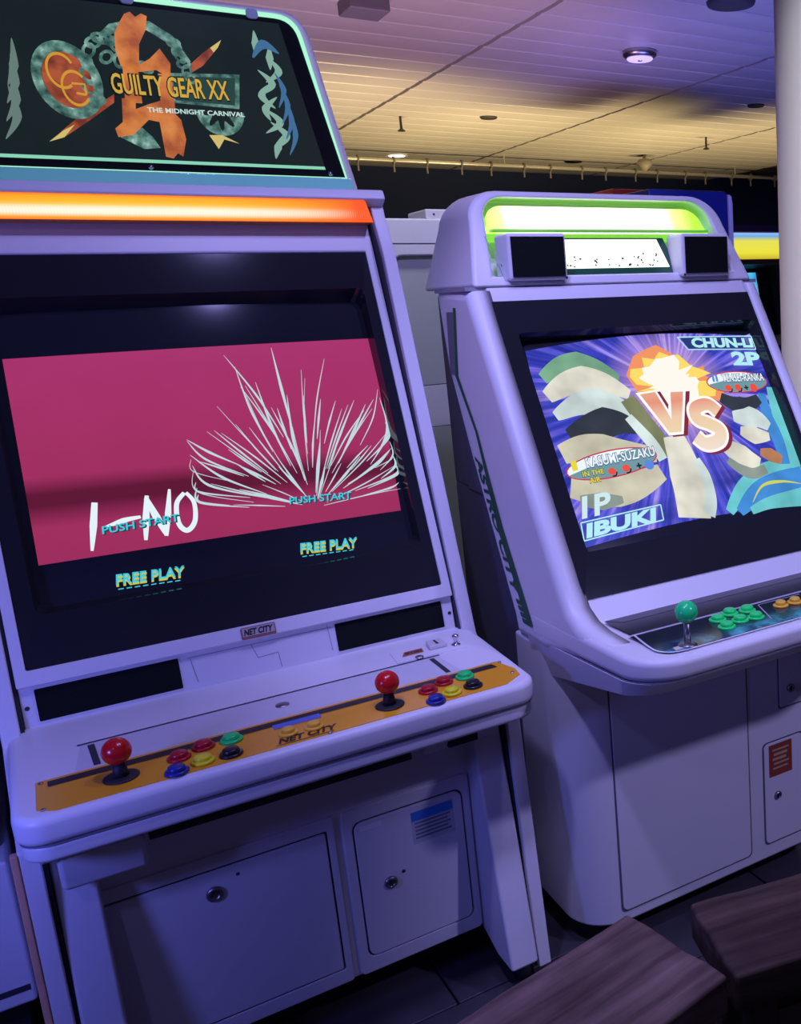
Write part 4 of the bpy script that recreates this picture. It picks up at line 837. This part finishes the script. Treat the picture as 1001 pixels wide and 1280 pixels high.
# ------------------------------------------------------------------ wooden stools
def stool(corner, ang, Lx, Dy, label, flip, wood):
    """corner: back corner of the seat, seat runs along ang from it"""
    e = Vector((math.cos(ang), math.sin(ang), 0)); n = Vector((math.sin(ang), -math.cos(ang), 0))
    if flip: n = Vector((-math.sin(ang), math.cos(ang), 0))
    o = Vector(corner); cc = o + e*Lx/2 + n*Dy/2
    R_ = root('wooden_stool', (cc.x, cc.y, 0), label, 'stool', 'wooden stools in front of the cabinets')
    def P(a, b, z): q = o + e*a + n*b; return (q.x, q.y, z)
    g = G(); t, th = .40, .062
    rn = random.Random(int(100*corner[0])); NX, NY = 10, 5; V = []
    for k in (0, 1):
        for i in range(NX+1):
            for j in range(NY+1):
                edge = i in (0, NX) or j in (0, NY)
                V.append(P(Lx*i/NX + (rn.uniform(-.002, .002) if edge else 0), Dy*j/NY + (rn.uniform(-.002, .002) if edge else 0), t - th*k + (rn.uniform(-.0012, .0005) if not k else 0) - (.002 if edge and not k else 0)))
    W_ = (NX+1)*(NY+1); ix = lambda k, i, j: k*W_ + i*(NY+1) + j; F = []
    for i in range(NX):
        for j in range(NY):
            F += [(ix(0,i,j), ix(0,i+1,j), ix(0,i+1,j+1), ix(0,i,j+1)), (ix(1,i,j), ix(1,i,j+1), ix(1,i+1,j+1), ix(1,i+1,j))]
        F += [(ix(0,i,0), ix(1,i,0), ix(1,i+1,0), ix(0,i+1,0)), (ix(0,i,NY), ix(0,i+1,NY), ix(1,i+1,NY), ix(1,i,NY))]
    for j in range(NY):
        F += [(ix(0,0,j), ix(0,0,j+1), ix(1,0,j+1), ix(1,0,j)), (ix(0,NX,j), ix(1,NX,j), ix(1,NX,j+1), ix(0,NX,j+1))]
    mesh('seat', V, F, wood, R_, bevel=.006, seg=3, ang=45)
    for a in (.05, Lx-.05):
        for b in (.035, Dy-.035):
            sa = -.012 if a < Lx/2 else .012; sb = -.006 if b < Dy/2 else .006; g = G(); h = .02
            g.add([P(a-h+sa, b-h+sb, 0), P(a+h+sa, b-h+sb, 0), P(a+h+sa, b+h+sb, 0), P(a-h+sa, b+h+sb, 0), P(a-h, b-h, t-th+.002), P(a+h, b-h, t-th+.002), P(a+h, b+h, t-th+.002), P(a-h, b+h, t-th+.002)],
                  [(0,3,2,1),(4,5,6,7),(0,1,5,4),(1,2,6,5),(2,3,7,6),(3,0,4,7)])
            g.make('leg', wood, R_, bevel=.003)
    for b in (.035, Dy-.035):
        g = G(); g.add([P(.06, b-.012, .26), P(Lx-.06, b-.012, .26), P(Lx-.06, b+.012, .26), P(.06, b+.012, .26), P(.06, b-.012, .30), P(Lx-.06, b-.012, .30), P(Lx-.06, b+.012, .30), P(.06, b+.012, .30)],
                  [(0,3,2,1),(4,5,6,7),(0,1,5,4),(1,2,6,5),(2,3,7,6),(3,0,4,7)]); g.make('stretcher', wood, R_, bevel=.002)
    return R_
def wood(name, a, b, ang):
    m = bpy.data.materials.new(name); m.use_nodes = True; nt = m.node_tree; bs = nt.nodes['Principled BSDF']; bs.inputs['Roughness'].default_value = .6; bs.inputs['Specular IOR Level'].default_value = .3
    tc = nt.nodes.new('ShaderNodeTexCoord'); mp = nt.nodes.new('ShaderNodeMapping'); mp.inputs['Rotation'].default_value = (0, 0, -ang); mp.inputs['Scale'].default_value = (4, 46, 30)
    mp.vector_type = 'POINT'
    rt = nt.nodes.new('ShaderNodeVectorRotate'); rt.rotation_type = 'Z_AXIS'; rt.inputs['Angle'].default_value = -ang; nt.links.new(tc.outputs['Object'], rt.inputs['Vector']); mp.inputs['Rotation'].default_value = (0, 0, 0); nt.links.new(rt.outputs[0], mp.inputs['Vector'])
    nz = nt.nodes.new('ShaderNodeTexNoise'); nz.inputs['Scale'].default_value = 1.0; nz.inputs['Detail'].default_value = 6; nz.inputs['Distortion'].default_value = .4; nt.links.new(mp.outputs[0], nz.inputs['Vector'])
    n2 = nt.nodes.new('ShaderNodeTexNoise'); n2.inputs['Scale'].default_value = 9; n2.inputs['Detail'].default_value = 4; nt.links.new(tc.outputs['Object'], n2.inputs['Vector'])
    rp = nt.nodes.new('ShaderNodeValToRGB'); rp.color_ramp.elements[0].position = .35; rp.color_ramp.elements[0].color = (*a, 1); rp.color_ramp.elements[1].position = .68; rp.color_ramp.elements[1].color = (*b, 1); nt.links.new(nz.outputs['Fac'], rp.inputs[0])
    mx = nt.nodes.new('ShaderNodeMix'); mx.data_type = 'RGBA'; mx.blend_type = 'MULTIPLY'; mx.inputs[0].default_value = .7; nt.links.new(rp.outputs[0], mx.inputs[6])
    r2 = nt.nodes.new('ShaderNodeValToRGB'); r2.color_ramp.elements[0].position = .3; r2.color_ramp.elements[0].color = (.45, .43, .42, 1); r2.color_ramp.elements[1].position = .7; r2.color_ramp.elements[1].color = (1, 1, 1, 1); nt.links.new(n2.outputs['Fac'], r2.inputs[0]); nt.links.new(r2.outputs[0], mx.inputs[7])
    nt.links.new(mx.outputs[2], bs.inputs['Base Color'])
    bp = nt.nodes.new('ShaderNodeBump'); bp.inputs['Strength'].default_value = .35; bp.inputs['Distance'].default_value = .003; nt.links.new(nz.outputs['Fac'], bp.inputs['Height']); nt.links.new(bp.outputs['Normal'], bs.inputs['Normal'])
    return m
a1 = math.atan2(-.055, -.31); a2 = math.atan2(-.048, .194)
stool((.624, 1.134, 0), a1, .46, .208, 'worn brown wooden stool in front, before the gap between the cabinets', True, wood('worn_brown_wood', (0.13, 0.082, 0.065), (0.33, 0.215, 0.17), a1))
stool((.709, 1.096, 0), a2, .42, .180, 'darker wooden stool before the green-lit cabinet, at the lower right', False, wood('dark_stained_wood', (0.055, 0.032, 0.024), (0.14, 0.085, 0.06), a2))

# ------------------------------------------------------------------ things behind and beside
def rear_cabinet():
    R_ = root('arcade_cabinet', (1.15, 3.1, 0), 'back of a white arcade cabinet with grey rear panel, seen between the two front cabinets', 'arcade cabinet')
    x0, x1, y0 = .845, 1.52, 2.75
    fr = Frame(y0, 0, 0, 1); g = G()
    fr.ring(g, rrect(x0, x1, .06, 1.545, .012, 5), rrect(.908, 1.46, .30, 1.445, .035, 5), -.04, 0); g.make('rear_frame', WHITE, R_, bevel=.006)
    G().box(x0+.005, x1-.005, y0+.038, 3.45, .06, 1.54).make('housing', WHITE, R_, bevel=.006)
    for z0, z1, m in ((1.082, 1.445, mat('grey_green_steel', (0.42, 0.46, 0.43), 0.5)), (.960, 1.080, mat('pale_grey_steel', (0.62, 0.62, 0.64), 0.5)), (.30, .958, mat('grey_green_steel', (0.42, 0.46, 0.43), 0.5))):
        G().box(.910, 1.458, y0+.020, y0+.037, z0, z1).make('rear_panel', m, R_, bevel=.001)
    G().box(.905, 1.06, y0-.0008, y0+.001, 1.4765, 1.479).make('seam', SEAM, R_)
    bx = G().box(1.022, 1.42, y0+.01, y0+.16, 1.544, 1.572).make('top_cover', WHITE, R_, bevel=.004)
    G().cyl((1.045, y0+.0085, 1.558), (1.045, y0+.011, 1.558), .003, n=10).make('screw', SEAM, bx)
    for x in (x0+.05, x1-.05):
        for y in (2.82, 3.38): G().cyl((x, y, 0), (x, y, .062), .02, n=14).make('foot', BLACKM, R_)
rear_cabinet()
def left_cabinet():
    R_ = root('arcade_cabinet', (-.55, 2.1, 0), 'edge of another white cabinet at the far left, black slot near its bottom', 'arcade cabinet')
    x1, x0, Y = -.128, -.86, 1.75
    G().box(x0, x1, Y, 2.5, .235, .486).make('lower_body', WHITE, R_, bevel=.006)
    G().box(x0+.02, x1-.02, Y+.05, 2.48, .05, .236).make('plinth', BLACKM, R_)
    G().box(x0+.01, x1-.01, Y+.06, 2.49, .484, .60).make('recess', BLACKM, R_)
    G().box(-.30, -.134, Y-.001, Y+.004, .259, .269).make('grip_slot', SEAM, R_)
    G().pz(rrect(x0-.01, x1-.01, 1.66, 2.0, .04, 6, (1, 1, 0, 0)), .60, .66).make('control_deck', WHITE, R_, bevel=.01)
    G().px([(1.99, .60), (1.99, .70), (2.22, 1.36), (2.27, 1.45), (2.5, 1.45), (2.5, .60)], x0, x1-.04).make('screen_housing', WHITE, R_, bevel=.01)
    sb = Frame(2.005, .745, .23, .66); g = G(); sb.plate(g, rrect(x0+.03, x1-.07, 0, .60, .01, 3), -.004, .004); bz_ = g.make('bezel', BLACK, R_, bevel=.002)
    g = G(); sb.plate(g, rrect(x0+.07, x1-.11, .06, .54, .02, 4), .003, .0055); g.make('picture_tube', GLASS, bz_)
    for x in (x0+.08, x1-.08):
        for y in (Y+.12, 2.42): G().cyl((x, y, 0), (x, y, .052), .022, n=14).make('foot', BLACKM, R_)
left_cabinet()
def blue_cabinet():
    R_ = root('arcade_cabinet', (3.15, 4.85, 0), 'dark blue arcade cabinet with a white edge in the background', 'arcade cabinet')
    BL = mat('navy_blue_panel', (0.012, 0.022, 0.16), 0.35)
    G().py(rrect(2.885, 3.405, .04, 1.866, .03, 5, (0, 0, 1, 0)), 4.5, 5.2).make('body', BL, R_, bevel=.006)
    G().py([(3.405, .04), (3.432, .04), (3.432, 1.80), (3.424, 1.842), (3.405, 1.850)], 4.49, 5.2).make('edge_panel', mat('white_edge', (0.60, 0.58, 0.60), 0.4), R_, bevel=.003)
    G().box(2.90, 3.40, 4.53, 5.17, 0, .042).make('plinth', BLACKM, R_)
    G().box(3.045, 3.05, 4.497, 4.501, .1, 1.84).make('seam', mat('blue_seam', (0.05, 0.06, 0.25), 0.4), R_)
    R2 = root('arcade_cabinet', (3.1, 5.6, 0), 'background cabinet of which only a dull red top shows above the green-lit hood', 'arcade cabinet')
    G().box(2.80, 3.345, 5.3, 5.95, .05, 1.83).make('body', BLACKM, R2, bevel=.01)
    G().box(3.12, 3.345, 5.27, 5.90, 1.83, 1.957).make('red_header', mat('dull_red_sign', (0.42, 0.045, 0.03), 0.5), R2, bevel=.006)
    G().box(2.82, 3.325, 5.33, 5.92, 0, .052).make('plinth', BLACKM, R2)
blue_cabinet()
def yellow_cabinet():
    R_ = root('arcade_cabinet', (4.2, 5.6, 0), 'background cabinet with a lit yellow sign and cyan screen beside the column', 'arcade cabinet')
    for x0, x1 in ((3.80, 3.82), (4.47, 4.53)):
        G().px([(5.05, .04), (5.10, .95), (5.36, 1.02), (5.44, 1.48), (5.20, 1.53), (5.20, 1.745), (5.95, 1.745), (5.95, .04)], x0, x1).make('side_panel', BLACKM, R_, bevel=.005)
    G().px([(5.12, .04), (5.14, .93), (5.40, 1.0), (5.48, 1.47), (5.26, 1.52), (5.26, 1.73), (5.93, 1.73), (5.93, .04)], 3.82, 4.47).make('housing', BLACKM, R_)
    yf = Frame(5.205, 1.53, .04, 1); g = G(); yf.plate(g, [(3.82, 0), (4.47, 0), (4.47, .172), (3.82, .172)], -.05, 0); sg = g.make('lit_sign', mat('yellow_acrylic', (0.6, 0.5, 0.05), 0.4), R_)
    nt = NT('yellow_sign_print'); SG = nt.emit(nt.ramp(nt.math('MULTIPLY', nt.v, 1/.172), [(0, (.60, .45, .03)), (.25, (.85, .78, .05)), (.68, (.80, .75, .10)), (.78, (.45, .55, .30)), (.86, (.15, .40, .85)), (.97, (.30, .55, .95)), (1, (.10, .05, .20))]), 1.0)
    yf.art('sign_print', *poly([(3.82, 0), (4.47, 0), (4.47, .172), (3.82, .172)]), .001, SG, sg, .06)
    G().box(3.84, 4.53, 5.19, 5.28, 1.704, 1.746).make('top_rail', mat('dark_purple_rail', (0.05, 0.02, 0.09), 0.5), R_)
    G().box(3.90, 4.47, 5.20, 5.30, 1.496, 1.53).make('lower_rail', mat('brown_rail', (0.10, 0.06, 0.03), 0.5), R_)
    sf = Frame(5.37, 1.02, .10, .46); nt = NT('cyan_screen_print'); CS = nt.emit(nt.ramp(nt.noise(nt.uv, 6), [(.35, (.03, .30, .70)), (.55, (.08, .55, .85)), (.7, (.35, .80, .90))]), 1.0)
    g = G(); sf.plate(g, [(3.905, .02), (4.465, .02), (4.465, .46), (3.905, .46)], -.02, 0); s_ = g.make('screen', BLACK, R_)
    sf.art('picture_field', *poly([(3.98, .06), (4.355, .06), (4.355, .44), (3.98, .44)]), .002, CS, s_, .1)
    G().px([(4.98, .92), (4.98, .97), (5.36, 1.02), (5.36, .93)], 3.84, 4.53).make('control_deck', BLACKM, R_, bevel=.006)
    G().box(3.86, 4.51, 5.12, 5.90, 0, .042).make('plinth', BLACKM, R_)
yellow_cabinet()

# ------------------------------------------------------------------ ceiling fittings
def fittings():
    z = CEIL
    # violet lamp
    r = root('ceiling_lamp', (2.79, 4.37, z), 'small violet-lit ceiling lamp with a hanging stem', 'ceiling lamp')
    G().lathe((2.79, 4.37, z-.002), [(.085, 0), (.085, -.02), (.07, -.032), (.05, -.034)][::-1], n=28).make('lamp_ring', STEEL, r, smooth=True)
    G().lathe((2.79, 4.37, z-.046), [(.0, 0), (.06, .002), (.066, .008), (.06, .012)], n=24).make('lamp_lens', mat('violet_lens', (0.3, 0.25, 0.8), 0.3, emit=(.42, .34, 1.0), es=1.6), r, smooth=True)
    G().cyl((2.79, 4.37, z-.047), (2.79, 4.37, z-.004), .012, n=12).make('stem', CHROME, r, smooth=True)
    r = root('downlight', (2.79, 8.045, z), 'glowing white recessed downlight near the curtain rail', 'ceiling lamp')
    G().lathe((2.79, 8.045, z-.006), [(.05, 0), (.085, 0), (.085, .006), (.05, .008)], n=24).make('rim', WHITE, r)
    G().lathe((2.79, 8.045, z-.010), [(0, 0), (.062, .001), (.066, .006), (.06, .010)], n=24).make('lens', glow('downlight_lens', (1, .93, .82), 3.0), r)
    for x, y, lab in ((2.805, 6.26, 'dark round ceiling vent left of the violet lamp'), (4.21, 5.225, 'dark round ceiling vent beside the column')):
        o = G().lathe((x, y, z-.012), [(.02, .002), (.05, 0), (.055, .006), (.057, .012)], n=24).make('ceiling_vent', BLACKM, smooth=True); tag(o, lab, 'vent')
    o = G().box(1.30, 1.46, 4.10, 4.26, z-.05, z).make('ceiling_box', mat('grey_fitting', (0.16, 0.15, 0.18), 0.5), bevel=.006); tag(o, 'dark grey box fixed to the ceiling at the top of the picture', 'ceiling fitting')
    o = G().lathe((2.70, 3.50, z-.02), [(.07, 0), (.10, .006), (.105, .02)], n=26).make('ceiling_speaker', mat('dark_fitting', (0.05, 0.05, 0.06), 0.5), smooth=True); tag(o, 'dark round ceiling speaker at the upper right by the column', 'speaker')
    o = G().lathe((4.68, 7.34, z-.14), [(.005, 0), (.075, .06), (.05, .10), (.012, .11), (.012, .14)], n=20).make('smoke_detector', mat('grey_detector', (0.20, 0.18, 0.16), 0.5), smooth=True); tag(o, 'grey diamond-shaped detector hanging from the ceiling near the rail', 'detector')
    for x, y, lab in ((2.285, 6.45, 'small sprinkler head on the ceiling above the red-screen cabinet'), (4.645, 6.39, 'small sprinkler head on the ceiling near the column')):
        r = root('sprinkler', (x, y, z), lab, 'sprinkler')
        G().cyl((x, y, z-.085), (x, y, z), .008, n=12).make('pipe', BLACKM, r); G().lathe((x, y, z-.095), [(.003, 0), (.024, .004), (.024, .008), (.008, .020)], n=14).make('deflector', BLACKM, r)
    o = G().lathe((4.30, 7.9, z-.012), [(.03, 0), (.075, .004), (.08, .012)], n=20).make('ceiling_vent', BLACKM, smooth=True); tag(o, 'small dark vent on the yellow-lit ceiling close to the rail', 'vent')
fittings()
